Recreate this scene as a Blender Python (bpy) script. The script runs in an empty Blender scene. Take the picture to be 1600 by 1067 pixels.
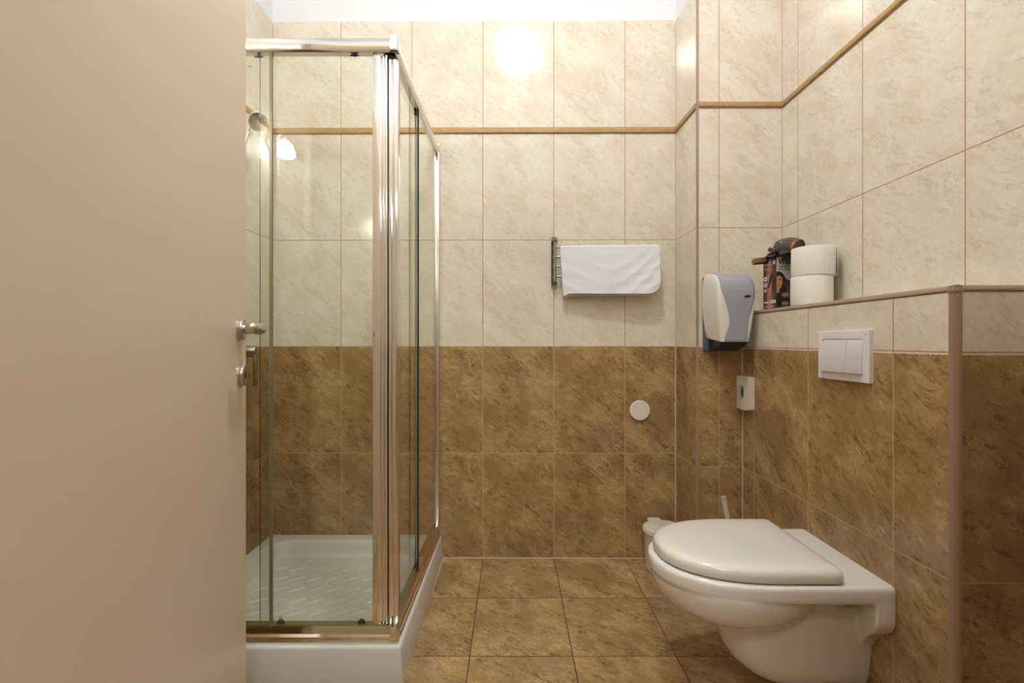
import bpy, bmesh, math, random
from mathutils import Vector, Matrix
random.seed(4)
S = bpy.context.scene
COL = S.collection
PI = math.pi
R = math.radians

# ------------------------------------------------------------------ camera
F, H = 711.0, 1.02
cam = bpy.data.cameras.new('camera')
cam.sensor_width = 36.0
cam.lens = 36.0 * F / 1600.0
cam.clip_start = 0.01
co = bpy.data.objects.new('camera', cam)
COL.objects.link(co)
co.location = (0, 0, H)
co.rotation_euler = (PI / 2, 0, 0)
S.camera = co

# ------------------------------------------------------------------ world, exposure
S.view_settings.view_transform = 'Standard'
S.view_settings.look = 'None'
S.view_settings.exposure = 1.66
S.view_settings.gamma = 1.0
S.view_settings.use_curve_mapping = False
w = bpy.data.worlds.new('world')
S.world = w
w.use_nodes = True
w.node_tree.nodes['Background'].inputs[0].default_value = (1.0, 0.95, 0.88, 1)
w.node_tree.nodes['Background'].inputs[1].default_value = 0.35
LAMP = 46.0        # ceiling lamp glass
SCONCE = 40.0      # wall lamp glass
HALL_FILL = 9.0        # fill light added in the unseen hallway, watts
a = bpy.data.lights.new('hallway_fill_light', 'AREA')
a.energy = HALL_FILL
a.shape = 'RECTANGLE'
a.size = 0.7
a.size_y = 0.7
a.color = (1.0, 0.98, 0.95)
ao = bpy.data.objects.new('hallway_fill_light', a)
COL.objects.link(ao)
ao.location = (0.0, -0.85, 2.50)
ao.rotation_euler = (0, 0, 0)


def P(x, y, Y):
    return Vector(((x - 800.0) * Y / F, Y, H + (533.5 - y) * Y / F))


# ------------------------------------------------------------------ materials
class N:
    def __init__(s, name):
        s.m = bpy.data.materials.new(name)
        s.m.use_nodes = True
        s.t = s.m.node_tree
        s.t.nodes.clear()
        s.out = s.t.nodes.new('ShaderNodeOutputMaterial')

    def n(s, typ, **kw):
        nd = s.t.nodes.new('ShaderNode' + typ)
        ins = kw.pop('ins', {})
        for k, v in kw.items():
            setattr(nd, k, v)
        for k, v in ins.items():
            s.set(nd.inputs[k], v)
        return nd

    def set(s, sock, v):
        if isinstance(v, bpy.types.NodeSocket):
            s.t.links.new(v, sock)
        elif isinstance(v, bpy.types.Node):
            s.t.links.new(v.outputs[0], sock)
        else:
            if isinstance(v, tuple) and len(v) == 3 and sock.type == 'RGBA':
                v = v + (1,)
            sock.default_value = v

    def math(s, op, a, b=None, c=None, clamp=False):
        nd = s.t.nodes.new('ShaderNodeMath')
        nd.operation = op
        nd.use_clamp = clamp
        s.set(nd.inputs[0], a)
        if b is not None:
            s.set(nd.inputs[1], b)
        if c is not None:
            s.set(nd.inputs[2], c)
        return nd.outputs[0]

    def mix(s, f, a, b):
        nd = s.t.nodes.new('ShaderNodeMix')
        nd.data_type = 'RGBA'
        s.set(nd.inputs[0], f)
        s.set(nd.inputs[6], a)
        s.set(nd.inputs[7], b)
        return nd.outputs[2]

    def ramp(s, v, lo, hi):
        nd = s.t.nodes.new('ShaderNodeMapRange')
        nd.interpolation_type = 'SMOOTHSTEP'
        s.set(nd.inputs[0], v)
        nd.inputs[1].default_value = lo
        nd.inputs[2].default_value = hi
        return nd.outputs[0]

    def noise(s, vec, scale, detail=5.0, rough=0.55, dist=0.0):
        nd = s.n('TexNoise', ins={'Vector': vec, 'Scale': scale, 'Detail': detail, 'Roughness': rough, 'Distortion': dist})
        return nd.outputs[0]

    def bsdf(s, **kw):
        b = s.t.nodes.new('ShaderNodeBsdfPrincipled')
        for k, v in kw.items():
            s.set(b.inputs[k.replace('_', ' ')], v)
        s.t.links.new(b.outputs[0], s.out.inputs[0])
        return b


def mat(name, col, rough=0.5, metal=0.0, spec=0.5, bump=0.0, bscale=200.0, var=0.04, coat=0.0, stretch=None):
    k = N(name)
    tc = k.n('TexCoord')
    vec = tc.outputs['Object']
    if stretch:
        mp = k.n('Mapping', ins={'Vector': vec, 'Scale': stretch})
        vec = mp.outputs[0]
    nz = k.noise(vec, 7.0, 4.0)
    dark = tuple(c * (1 - var) for c in col)
    lite = tuple(min(1, c * (1 + var)) for c in col)
    c = k.mix(nz, dark, lite)
    b = k.bsdf(Base_Color=c, Roughness=rough, Metallic=metal, Specular_IOR_Level=spec, Coat_Weight=coat)
    if bump:
        nb = k.noise(vec, bscale, 3.0)
        bp = k.n('Bump', ins={'Strength': bump, 'Distance': 0.001, 'Height': nb})
        k.set(b.inputs['Normal'], bp)
    return k.m


TW, TH, V0 = 0.3345, 0.502, 0.4942


def tile_mat(name, seed, floor=False, rough=0.095, thr=0.996):
    """ceramic tiles laid on the UV map, which is in metres"""
    k = N(name)
    uv = k.n('UVMap', uv_map='UVMap')
    sp = k.n('SeparateXYZ', ins={0: uv.outputs[0]})
    u, v = sp.outputs[0], sp.outputs[1]
    th = TW if floor else TH
    v0 = 0.0 if floor else V0
    if floor:
        vv = v
    else:
        vv = k.math('SUBTRACT', v, k.math('MULTIPLY', k.math('GREATER_THAN', v, 2.013), 0.027))
    a = k.math('DIVIDE', u, TW)
    b = k.math('DIVIDE', k.math('SUBTRACT', vv, v0), th)
    iu, iv = k.math('FLOOR', a), k.math('FLOOR', b)
    fu = k.math('MULTIPLY', k.math('SUBTRACT', a, iu), TW)
    fv = k.math('MULTIPLY', k.math('SUBTRACT', b, iv), th)
    du = k.math('MINIMUM', fu, k.math('SUBTRACT', TW, fu))
    dv = k.math('MINIMUM', fv, k.math('SUBTRACT', th, fv))
    d = k.math('MINIMUM', du, dv)
    g = 0.0016 if not floor else 0.0015
    grout = k.math('SUBTRACT', 1.0, k.ramp(d, g - 0.0004, g + 0.0006))
    cell = k.n('CombineXYZ', ins={0: iu, 1: iv, 2: float(seed)})
    wn = k.n('TexWhiteNoise', noise_dimensions='3D', ins={'Vector': cell.outputs[0]})
    var = k.math('FLOOR', k.math('MULTIPLY', wn.outputs[0], 4.0))
    # a few prints, repeated from tile to tile
    px = k.math('ADD', fu, k.math('MULTIPLY', var, 3.71))
    pv = k.n('CombineXYZ', ins={0: px, 1: fv, 2: float(seed) * 0.0})
    mp = k.n('Mapping', ins={'Vector': pv.outputs[0], 'Rotation': (0, 0, R(38)), 'Scale': (1.0, 1.0, 1.0)})
    st = k.n('Mapping', ins={'Vector': mp.outputs[0], 'Scale': (0.55, 1.5, 1.0)})
    big = k.noise(mp, 7.0, 4.0, 0.6, 0.3)
    mid = k.noise(st, 22.0, 8.0, 0.68, 0.9)
    fin = k.noise(mp, 95.0, 6.0, 0.7, 0.2)
    vn = k.noise(st, 16.0, 10.0, 0.68, 1.5)
    vein = k.math('SUBTRACT', 1.0, k.ramp(k.math('ABSOLUTE', k.math('SUBTRACT', vn, 0.5)), 0.0, 0.026))
    vmask = k.ramp(k.noise(st, 9.0, 4.0, 0.6, 0.5), 0.47, 0.60)
    vein = k.math('MULTIPLY', vein, vmask)
    vn2 = k.noise(k.n('Mapping', ins={'Vector': mp.outputs[0], 'Location': (5, 3, 0), 'Scale': (0.8, 1.2, 1)}), 10.0, 8.0, 0.62, 1.2)
    pale = k.math('SUBTRACT', 1.0, k.ramp(k.math('ABSOLUTE', k.math('SUBTRACT', vn2, 0.5)), 0.0, 0.02))
    pale = k.math('MULTIPLY', pale, k.ramp(big, 0.45, 0.6))
    bm = k.ramp(big, 0.36, 0.64)
    mm = k.ramp(mid, 0.38, 0.66)
    # brown tile
    blob = k.noise(st, 46.0, 9.0, 0.74, 0.7)
    bmask = k.ramp(k.noise(k.n('Mapping', ins={'Vector': mp.outputs[0], 'Location': (1.7, 8.3, 0), 'Scale': (0.5, 1.5, 1.0)}), 8.5, 3.0, 0.55, 0.4), 0.47, 0.60)
    blobs = k.math('MULTIPLY', k.ramp(blob, 0.52, 0.585), bmask)
    fine = k.ramp(fin, 0.46, 0.64)
    dc = k.mix(bm, (0.350, 0.217, 0.093), (0.509, 0.336, 0.152))
    dc = k.mix(k.math('MULTIPLY', k.ramp(mid, 0.46, 0.66), 0.45), dc, (0.284, 0.162, 0.068))
    dc = k.mix(k.math('MULTIPLY', fine, 0.34), dc, (0.225, 0.129, 0.057))
    dc = k.mix(k.math('MULTIPLY', pale, 0.55), dc, (0.727, 0.517, 0.285))
    dc = k.mix(k.math('MULTIPLY', vein, 0.66), dc, (0.079, 0.043, 0.020))
    dc = k.mix(k.math('MULTIPLY', blobs, 0.64), dc, (0.126, 0.071, 0.038))
    if floor:
        col = dc
        gcol = (0.055, 0.042, 0.026)
    else:
        lc = k.mix(bm, (0.735, 0.650, 0.501), (0.795, 0.746, 0.654))
        lc = k.mix(k.math('MULTIPLY', k.ramp(mid, 0.45, 0.64), 0.50), lc, (0.825, 0.787, 0.732))
        lc = k.mix(k.math('MULTIPLY', fine, 0.26), lc, (0.640, 0.538, 0.363))
        lc = k.mix(k.math('MULTIPLY', pale, 0.30), lc, (0.620, 0.477, 0.275))
        lc = k.mix(k.math('MULTIPLY', vein, 0.45), lc, (0.450, 0.365, 0.220))
        lc = k.mix(k.math('MULTIPLY', blobs, 0.30), lc, (0.520, 0.436, 0.286))
        isl = k.math('GREATER_THAN', v, thr)
        col = k.mix(isl, dc, lc)
        gcol = k.mix(isl, (0.50, 0.32, 0.17), (0.47, 0.27, 0.12))
    c = k.mix(grout, col, gcol)
    rg = k.math('ADD', rough, k.math('MULTIPLY', grout, 0.5))
    rg = k.math('ADD', rg, k.math('MULTIPLY', fin, 0.05))
    hgt = k.math('SUBTRACT', k.math('MULTIPLY', k.noise(pv, 9.0, 2.0), 0.35), k.math('MULTIPLY', grout, 0.6))
    if not floor:
        paint = k.math('GREATER_THAN', v, 2.528)
        c = k.mix(paint, c, (0.78, 0.795, 0.82))
        rg = k.math('MAXIMUM', rg, k.math('MULTIPLY', paint, 0.8))
        hgt = k.math('MULTIPLY', hgt, k.math('SUBTRACT', 1.0, paint))
    bp = k.n('Bump', ins={'Strength': 0.35, 'Distance': 0.0012, 'Height': hgt})
    k.bsdf(Base_Color=c, Roughness=rg, Specular_IOR_Level=0.5, Normal=bp)
    return k.m


def glass_mat(name, tint, ior=1.5, refl=1.0):
    k = N(name)
    tr = k.n('BsdfTransparent', ins={'Color': tint})
    gl = k.n('BsdfGlossy', ins={'Color': (1, 1, 1), 'Roughness': 0.0})
    fr = k.n('Fresnel', ins={'IOR': ior})
    ge = k.n('NewGeometry')
    f = k.math('MULTIPLY', fr.outputs[0], k.math('SUBTRACT', refl, k.math('MULTIPLY', ge.outputs['Backfacing'], refl)))
    mx = k.n('MixShader', ins={0: f, 1: tr.outputs[0], 2: gl.outputs[0]})
    k.t.links.new(mx.outputs[0], k.out.inputs[0])
    return k.m


def emis_mat(name, col, strength):
    k = N(name)
    lw = k.n('LayerWeight', ins={'Blend': 0.3})
    e = k.n('Emission', ins={'Color': col, 'Strength': k.math('MULTIPLY', k.math('SUBTRACT', 1.15, k.math('MULTIPLY', lw.outputs[1], 0.4)), strength)})
    k.t.links.new(e.outputs[0], k.out.inputs[0])
    return k.m


M = {}
M['tile_back'] = tile_mat('cream_and_brown_tile', 1)
M['tile_box'] = tile_mat('cream_and_brown_tile_box', 3, thr=0.990)
M['floor'] = tile_mat('brown_floor_tile', 7, floor=True, rough=0.22)
M['paint'] = mat('white_paint', (0.86, 0.86, 0.85), 0.8, bump=0.1, bscale=300)
M['caulk'] = mat('pinkish_caulk', (0.60, 0.43, 0.34), 0.55)
M['corner'] = mat('taupe_corner_profile', (0.345, 0.235, 0.165), 0.42)
M['strip'] = mat('brown_border_tile', (0.45, 0.285, 0.125), 0.25, var=0.28, stretch=(6, 6, 12))
M['door'] = mat('beige_door_lacquer', (0.755, 0.645, 0.485), 0.42, var=0.015, spec=0.35)
M['ceramic'] = mat('white_ceramic', (0.80, 0.775, 0.735), 0.07, var=0.01, coat=0.3)
M['seat'] = mat('ivory_seat_plastic', (0.78, 0.745, 0.685), 0.10, var=0.01, coat=0.2)
M['tray'] = mat('white_shower_acrylic', (0.66, 0.64, 0.605), 0.22, var=0.02)
M['chrome'] = mat('polished_chrome', (0.80, 0.79, 0.77), 0.10, metal=1.0, var=0.02)
M['chrome_soft'] = mat('brushed_aluminium', (0.72, 0.70, 0.68), 0.26, metal=1.0, var=0.03)
M['nickel'] = mat('satin_nickel', (0.56, 0.53, 0.49), 0.30, metal=1.0, var=0.03)
M['steel_dull'] = mat('dull_steel', (0.40, 0.37, 0.34), 0.32, metal=1.0, var=0.08)
M['steel_dark'] = mat('dark_steel', (0.13, 0.12, 0.11), 0.35, metal=1.0, var=0.08)
M['glass'] = glass_mat('clear_shower_glass', (0.955, 0.975, 0.945), 1.5, 1.25)
M['glass_edge'] = mat('green_glass_edge', (0.020, 0.040, 0.028), 0.15)
M['seal'] = mat('yellowed_plastic_seal', (0.19, 0.165, 0.085), 0.35, var=0.12)
M['grime'] = mat('dark_roller_plastic', (0.03, 0.03, 0.015), 0.5, var=0.4)
M['rail_inner'] = mat('olive_rail_lip', (0.42, 0.39, 0.20), 0.22, metal=0.8, var=0.15)
M['white_pl'] = mat('white_plastic', (0.70, 0.655, 0.615), 0.30, var=0.01)
M['flush'] = mat('pale_flush_plastic', (0.83, 0.79, 0.83), 0.32, var=0.01)
M['cream_pl'] = mat('cream_plastic', (0.70, 0.655, 0.55), 0.32, var=0.02)
M['disp_white'] = mat('gloss_white_shell', (0.80, 0.765, 0.71), 0.18, var=0.01)
M['disp_grey'] = mat('blue_grey_shell', (0.345, 0.355, 0.41), 0.33, var=0.02)
M['disp_back'] = mat('dark_slate_plate', (0.12, 0.135, 0.17), 0.4, var=0.04)
M['black'] = mat('black_plastic', (0.012, 0.012, 0.013), 0.3)
M['black_soft'] = mat('matt_black_plastic', (0.022, 0.021, 0.020), 0.5)
M['paper'] = mat('tissue_paper', (0.845, 0.815, 0.765), 0.95, bump=0.5, bscale=260, var=0.02)
M['core'] = mat('grey_cardboard_core', (0.36, 0.29, 0.21), 0.9)
M['dryer'] = mat('dark_bronze_plastic', (0.075, 0.058, 0.042), 0.22, var=0.05)
M['grille'] = mat('copper_mesh_grille', (0.13, 0.062, 0.042), 0.42, metal=0.5, bump=1.0, bscale=900, var=0.35)
M['ring'] = mat('copper_ring', (0.36, 0.17, 0.10), 0.25, metal=0.8)
M['amber'] = mat('amber_plate', (0.42, 0.22, 0.055), 0.25, metal=0.5)
M['vent'] = mat('white_vent_disc', (0.80, 0.72, 0.63), 0.45, var=0.01)
M['hole'] = mat('dark_inside', (0.02, 0.024, 0.022), 0.7)
M['bag'] = mat('grey_green_bag', (0.10, 0.115, 0.10), 0.6)
M['mark'] = mat('small_grey_mark', (0.10, 0.09, 0.10), 0.5)
M['mark_w'] = mat('white_print', (0.80, 0.77, 0.74), 0.5)
M['mark_k'] = mat('black_print', (0.012, 0.011, 0.012), 0.45)
M['carton_w'] = mat('white_carton', (0.72, 0.68, 0.62), 0.4, var=0.02)
M['skin'] = mat('printed_skin_tone', (0.60, 0.30, 0.14), 0.5, var=0.15)
M['lips'] = mat('printed_red', (0.35, 0.05, 0.03), 0.5)
M['hair_k'] = mat('printed_dark_hair', (0.022, 0.014, 0.012), 0.45, var=0.3)
M['hair_b'] = mat('printed_brown_hair', (0.13, 0.055, 0.032), 0.45, var=0.4, stretch=(3, 3, 1))
M['badge'] = mat('printed_copper_badge', (0.22, 0.105, 0.075), 0.4, var=0.2)
M['barcode'] = mat('printed_barcode_grey', (0.33, 0.32, 0.33), 0.5)
M['wall_dark'] = mat('hallway_paint', (0.62, 0.57, 0.50), 0.8)


def carton_side():
    k = N('copper_gradient_carton')
    tc = k.n('TexCoord')
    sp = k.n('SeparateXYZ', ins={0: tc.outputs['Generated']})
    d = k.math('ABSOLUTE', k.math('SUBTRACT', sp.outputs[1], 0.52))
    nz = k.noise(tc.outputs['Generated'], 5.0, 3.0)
    f = k.ramp(k.math('ADD', d, k.math('MULTIPLY', nz, 0.12)), 0.05, 0.42)  # printed gradient, lighter in a band along the middle
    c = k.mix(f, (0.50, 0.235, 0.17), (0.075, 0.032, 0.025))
    k.bsdf(Base_Color=c, Roughness=0.4)
    return k.m


M['carton_s'] = carton_side()


def towel_mat():
    k = N('white_terry_cloth')
    tc = k.n('TexCoord')
    wv = k.n('TexWave', wave_type='BANDS', bands_direction='Z', ins={'Vector': tc.outputs['Object'], 'Scale': 75.0, 'Distortion': 1.5, 'Detail': 2.0, 'Detail Scale': 3.0})
    nz = k.noise(tc.outputs['Object'], 420.0, 2.0)
    h = k.math('ADD', k.math('MULTIPLY', wv.outputs['Fac'], 0.6), k.math('MULTIPLY', nz, 0.8))
    bp = k.n('Bump', ins={'Strength': 0.5, 'Distance': 0.0012, 'Height': h})
    c = k.mix(k.noise(tc.outputs['Object'], 9.0), (0.77, 0.775, 0.80), (0.815, 0.82, 0.845))
    k.bsdf(Base_Color=c, Roughness=0.95, Normal=bp, Sheen_Weight=0.3)
    return k.m


M['towel'] = towel_mat()
LAMPMAT = emis_mat('frosted_lamp_glass', (1.0, 0.99, 0.97, 1), LAMP)
SCONCEMAT = emis_mat('wall_lamp_glass', (1.0, 0.98, 0.94, 1), SCONCE)


# ------------------------------------------------------------------ mesh helpers (world coordinates in, object origins kept)
def finish(name, bm, m, parent=None, origin=None, smooth=None):
    if origin is None:
        if parent is not None:
            origin = wloc(parent)
        else:
            xs = [v.co for v in bm.verts]
            mn = Vector((min(c.x for c in xs), min(c.y for c in xs), min(c.z for c in xs)))
            mx = Vector((max(c.x for c in xs), max(c.y for c in xs), max(c.z for c in xs)))
            origin = Vector(((mn.x + mx.x) / 2, (mn.y + mx.y) / 2, mn.z))
    origin = Vector(origin)
    for v in bm.verts:
        v.co -= origin
    bmesh.ops.recalc_face_normals(bm, faces=bm.faces)
    me = bpy.data.meshes.new(name)
    bm.to_mesh(me)
    bm.free()
    for mm in (m if isinstance(m, (list, tuple)) else [m]):
        me.materials.append(mm)
    if smooth is not None:
        for p in me.polygons:
            p.use_smooth = True
        try:
            me.set_sharp_from_angle(angle=R(smooth))
        except Exception:
            pass
    o = bpy.data.objects.new(name, me)
    COL.objects.link(o)
    if parent is not None:
        o.parent = parent
        o.location = origin - wloc(parent)
    else:
        o.location = origin
    return o


def wloc(o):
    v = Vector(o.location)
    while o.parent is not None:
        o = o.parent
        v += Vector(o.location)
    return v


def empty(name, loc):
    o = bpy.data.objects.new(name, None)
    o.empty_display_size = 0.05
    COL.objects.link(o)
    o.location = loc
    return o


def tag(o, label=None, cat=None, group=None, kind=None):
    if label:
        o['label'] = label
    if cat:
        o['category'] = cat
    if group:
        o['group'] = group
    if kind:
        o['kind'] = kind
    return o


def struct(o, label=None):
    o['kind'] = 'structure'
    if label:
        o['label'] = label
    return o


def box(bm, x0, x1, y0, y1, z0, z1, bev=0.0, seg=3, mtx=None, mi=0):
    r = bmesh.ops.create_cube(bm, size=1.0)
    vs = r['verts']
    T = Matrix.Translation(((x0 + x1) / 2, (y0 + y1) / 2, (z0 + z1) / 2)) @ Matrix.Diagonal((abs(x1 - x0), abs(y1 - y0), abs(z1 - z0), 1))
    bmesh.ops.transform(bm, matrix=T, verts=vs)
    es = list({e for v in vs for e in v.link_edges})
    fs = list({f for v in vs for f in v.link_faces})
    for f in fs:
        f.material_index = mi
    allv = set(vs)
    if bev > 0:
        r2 = bmesh.ops.bevel(bm, geom=es, offset=bev, segments=seg, affect='EDGES', profile=0.5)
        allv = set(r2['verts']) | {v for v in vs if v.is_valid}
        # collect the whole island
        st = list(allv)
        seen = set(allv)
        while st:
            v = st.pop()
            for e in v.link_edges:
                q = e.other_vert(v)
                if q not in seen:
                    seen.add(q)
                    st.append(q)
        allv = seen
        for f in {f for v in allv for f in v.link_faces}:
            f.material_index = mi
    if mtx is not None:
        bmesh.ops.transform(bm, matrix=mtx, verts=list(allv))
    return list(allv)


def boxo(name, m, parent, x0, x1, y0, y1, z0, z1, bev=0.0, seg=3, mtx=None, smooth=35):
    bm = bmesh.new()
    box(bm, x0, x1, y0, y1, z0, z1, bev, seg, mtx)
    return finish(name, bm, m, parent, smooth=smooth if bev else None)


def frame_of(d, up=Vector((0, 0, 1))):
    d = d.normalized()
    if abs(d.dot(up)) > 0.98:
        up = Vector((1, 0, 0))
    s = d.cross(up).normalized()
    t = s.cross(d).normalized()
    return s, t


def tube(bm, pts, radii, n=16, cap=True, ell=(1.0, 1.0), up=Vector((0, 0, 1)), mi=0):
    pts = [Vector(p) for p in pts]
    if not isinstance(radii, (list, tuple)):
        radii = [radii] * len(pts)
    rings = []
    for i, p in enumerate(pts):
        a = pts[max(0, i - 1)]
        b = pts[min(len(pts) - 1, i + 1)]
        s, t = frame_of(b - a, up)
        rings.append([bm.verts.new(p + (s * math.cos(2 * PI * j / n) * ell[0] + t * math.sin(2 * PI * j / n) * ell[1]) * radii[i]) for j in range(n)])
    for i in range(len(rings) - 1):
        for j in range(n):
            f = bm.faces.new((rings[i][j], rings[i][(j + 1) % n], rings[i + 1][(j + 1) % n], rings[i + 1][j]))
            f.material_index = mi
    if cap:
        for r in (rings[0], rings[-1]):
            f = bm.faces.new(r)
            f.material_index = mi


def bez(p0, p1, p2, n=8):
    p0, p1, p2 = Vector(p0), Vector(p1), Vector(p2)
    return [p0 * (1 - t) ** 2 + p1 * 2 * t * (1 - t) + p2 * t * t for t in [i / n for i in range(n + 1)]]


def lathe(bm, prof, c, axis=(0, 0, 1), n=48, mi=0, ref=None):
    """prof: list of (radius, height along axis)"""
    ax = Vector(axis).normalized()
    s, t = frame_of(ax, Vector(ref) if ref else Vector((0, 0, 1)))
    c = Vector(c)
    rings = []
    for r, h in prof:
        if r < 1e-6:
            rings.append([bm.verts.new(c + ax * h)])
        else:
            rings.append([bm.verts.new(c + ax * h + (s * math.cos(2 * PI * j / n) + t * math.sin(2 * PI * j / n)) * r) for j in range(n)])
    for a_, b_ in zip(rings[:-1], rings[1:]):
        for j in range(n):
            j2 = (j + 1) % n
            if len(a_) == 1 and len(b_) == 1:
                continue
            if len(a_) == 1:
                f = bm.faces.new((a_[0], b_[j], b_[j2]))
            elif len(b_) == 1:
                f = bm.faces.new((a_[j], a_[j2], b_[0]))
            else:
                f = bm.faces.new((a_[j], a_[j2], b_[j2], b_[j]))
            f.material_index = mi


def loft(bm, rings, cap=True):
    vr = [[bm.verts.new(p) for p in r] for r in rings]
    n = len(vr[0])
    for a_, b_ in zip(vr[:-1], vr[1:]):
        for j in range(n):
            bm.faces.new((a_[j], a_[(j + 1) % n], b_[(j + 1) % n], b_[j]))
    if cap:
        bm.faces.new(vr[0])
        bm.faces.new(vr[-1])


def prism(bm, pts, d, mi=0):
    """extrude a closed 3-D polygon by vector d"""
    d = Vector(d)
    a_ = [bm.verts.new(Vector(p)) for p in pts]
    b_ = [bm.verts.new(Vector(p) + d) for p in pts]
    n = len(pts)
    fs = [bm.faces.new(a_), bm.faces.new(b_)]
    for j in range(n):
        fs.append(bm.faces.new((a_[j], a_[(j + 1) % n], b_[(j + 1) % n], b_[j])))
    for f in fs:
        f.material_index = mi


def text_mesh(name, s, size, m, parent, origin, xdir, ydir, width=None, thick=0.0003, align='LEFT', bold=0.0):
    """flat lettering laid on a surface: xdir is the writing direction, ydir is up"""
    cu = bpy.data.curves.new(name, 'FONT')
    cu.body = s
    cu.size = size
    cu.extrude = thick / 2
    cu.offset = bold
    cu.align_x = align
    cu.resolution_u = 3
    tmp = bpy.data.objects.new(name + '_tmp', cu)
    COL.objects.link(tmp)
    bpy.context.view_layer.update()
    me = bpy.data.meshes.new_from_object(tmp.evaluated_get(bpy.context.evaluated_depsgraph_get()))
    bpy.data.objects.remove(tmp)
    x, y = Vector(xdir).normalized(), Vector(ydir).normalized()
    z = x.cross(y)
    if width and len(me.vertices):
        xs = [v.co.x for v in me.vertices]
        sx = width / (max(xs) - min(xs))
    else:
        sx = 1.0
    base = wloc(parent)
    o3 = Vector(origin)
    for v in me.vertices:
        c = v.co.copy()
        v.co = (o3 + x * c.x * sx + y * c.y + z * (c.z + thick / 2 + 0.0002)) - base
    me.materials.clear()
    me.materials.append(m)
    o = bpy.data.objects.new(name, me)
    COL.objects.link(o)
    o.parent = parent
    return o


def face_uv(bm, f, fn):
    uvl = bm.loops.layers.uv.verify()
    for l in f.loops:
        l[uvl].uv = fn(l.vert.co)


def wall(name, p0, p1, z0, z1, m, thick, joint=None, label=None):
    """vertical wall slab from p0 to p1 (inner face), thickness to the right-hand side of p0->p1; joint = a point on the wall where a tile joint stands"""
    p0, p1 = Vector((p0[0], p0[1], 0)), Vector((p1[0], p1[1], 0))
    d = (p1 - p0).normalized()
    nrm = Vector((d.y, -d.x, 0)) * thick
    j = Vector((joint[0], joint[1], 0)) if joint else p0
    off = (j - p0).dot(d)
    bm = bmesh.new()
    uvl = bm.loops.layers.uv.new('UVMap')
    vs = []
    for q in (p0, p1, p1 + nrm, p0 + nrm):
        vs.append((bm.verts.new((q.x, q.y, z0)), bm.verts.new((q.x, q.y, z1))))
    for i in range(4):
        a_, b_ = vs[i], vs[(i + 1) % 4]
        f = bm.faces.new((a_[0], b_[0], b_[1], a_[1]))
        dd = d if i % 2 == 0 else Vector((nrm.x, nrm.y, 0)).normalized()
        for l in f.loops:
            c = Vector((l.vert.co.x, l.vert.co.y, 0))
            l[uvl].uv = ((off if i % 2 == 0 else 0) - (c - p0).dot(dd), l.vert.co.z)
    for t in (0, 1):
        f = bm.faces.new([v[t] for v in vs])
        for l in f.loops:
            l[uvl].uv = (l.vert.co.x, l.vert.co.y)
    o = finish(name, bm, m, None)
    return struct(o, label)


# ------------------------------------------------------------------ the room
def backY(x):
    return 2.1434 - 0.0055 * x


CH = 1.913                     # front of the projecting chase
CX = 0.7776                    # its left corner
BX = 0.968                     # face of the half-height box
RX = 1.1368                    # right wall
LX = -1.131                    # left wall
NY = 0.991                     # near end of the half-height box
LZ = 1.143                     # top of the ledge
CEIL = 3.42
FY = 0.30                      # inner face of the wall with the doorway
BCX = 0.770                    # inner corner back wall / chase

wall('wall_back', (BCX + 0.002, backY(BCX)), (LX, backY(LX)), 0, CEIL, M['tile_back'], 0.1, joint=(0.197, backY(0.197)),
     label='back wall, cream marble tiles above brown ones')
wall('wall_chase_side', (CX, CH + 0.008), (BCX, backY(BCX)), 0, CEIL, M['tile_back'], 0.0 + 0.08, joint=(CX, CH - 0.03))
wall('wall_chase_front', (RX + 0.01, CH), (CX + 0.008, CH), 0, CEIL, M['tile_back'], 0.08, joint=(0.8704, CH))
wall('wall_right', (1.1305, 0.2), (RX, CH), 0, CEIL, M['tile_back'], 0.1, joint=(1.1345, 1.473))
wall('wall_left', (LX, 2.16), (-1.142, 0.2), 0, CEIL, M['tile_back'], 0.1, joint=(LX, 1.82))
# front wall with the doorway, seen only in reflections
DX0, DX1 = -0.45, 0.42
wall('wall_front', (-1.25, FY), (DX0 - 0.02, FY), 0, CEIL, M['tile_back'], 0.1)
wall('wall_front_right', (DX1, FY), (1.24, FY), 0, CEIL, M['tile_back'], 0.1)
wall('wall_front_above', (DX0 - 0.02, FY), (DX1, FY), 2.06, CEIL, M['tile_back'], 0.1)

# the hallway the photograph is taken from
HW = M['wall_dark']
struct(boxo('wall_hall_back', HW, None, -1.5, 1.5, -2.1, -2.0, 0, 2.6))
struct(boxo('wall_hall_left', HW, None, -1.6, -1.5, -2.1, FY - 0.1, 0, 2.6))
struct(boxo('wall_hall_right', HW, None, 1.5, 1.6, -2.1, FY - 0.1, 0, 2.6))
struct(boxo('wall_hall_front', HW, None, -1.5, DX0 - 0.02, FY - 0.13, FY - 0.1, 0, 2.6))
struct(boxo('wall_hall_front_right', HW, None, DX1, 1.5, FY - 0.13, FY - 0.1, 0, 2.6))
struct(boxo('wall_hall_front_above', HW, None, DX0 - 0.02, DX1, FY - 0.13, FY - 0.1, 2.06, 2.6))
struct(boxo('ceiling_hall', M['paint'], None, -1.6, 1.6, -2.1, FY - 0.1, 2.6, 2.65))
bm = bmesh.new()
uvl = bm.loops.layers.uv.new('UVMap')
box(bm, -1.6, 1.6, -2.1, 2.25, -0.08, 0.0)
for f in bm.faces:
    for l in f.loops:
        l[uvl].uv = (l.vert.co.x + 0.137, l.vert.co.y - 1.8095)
struct(finish('floor', bm, M['floor']), 'brown marble floor tiles with dark grout')
struct(boxo('ceiling', M['paint'], None, -1.24, 1.24, 0.2, 2.25, CEIL, CEIL + 0.08))

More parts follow.
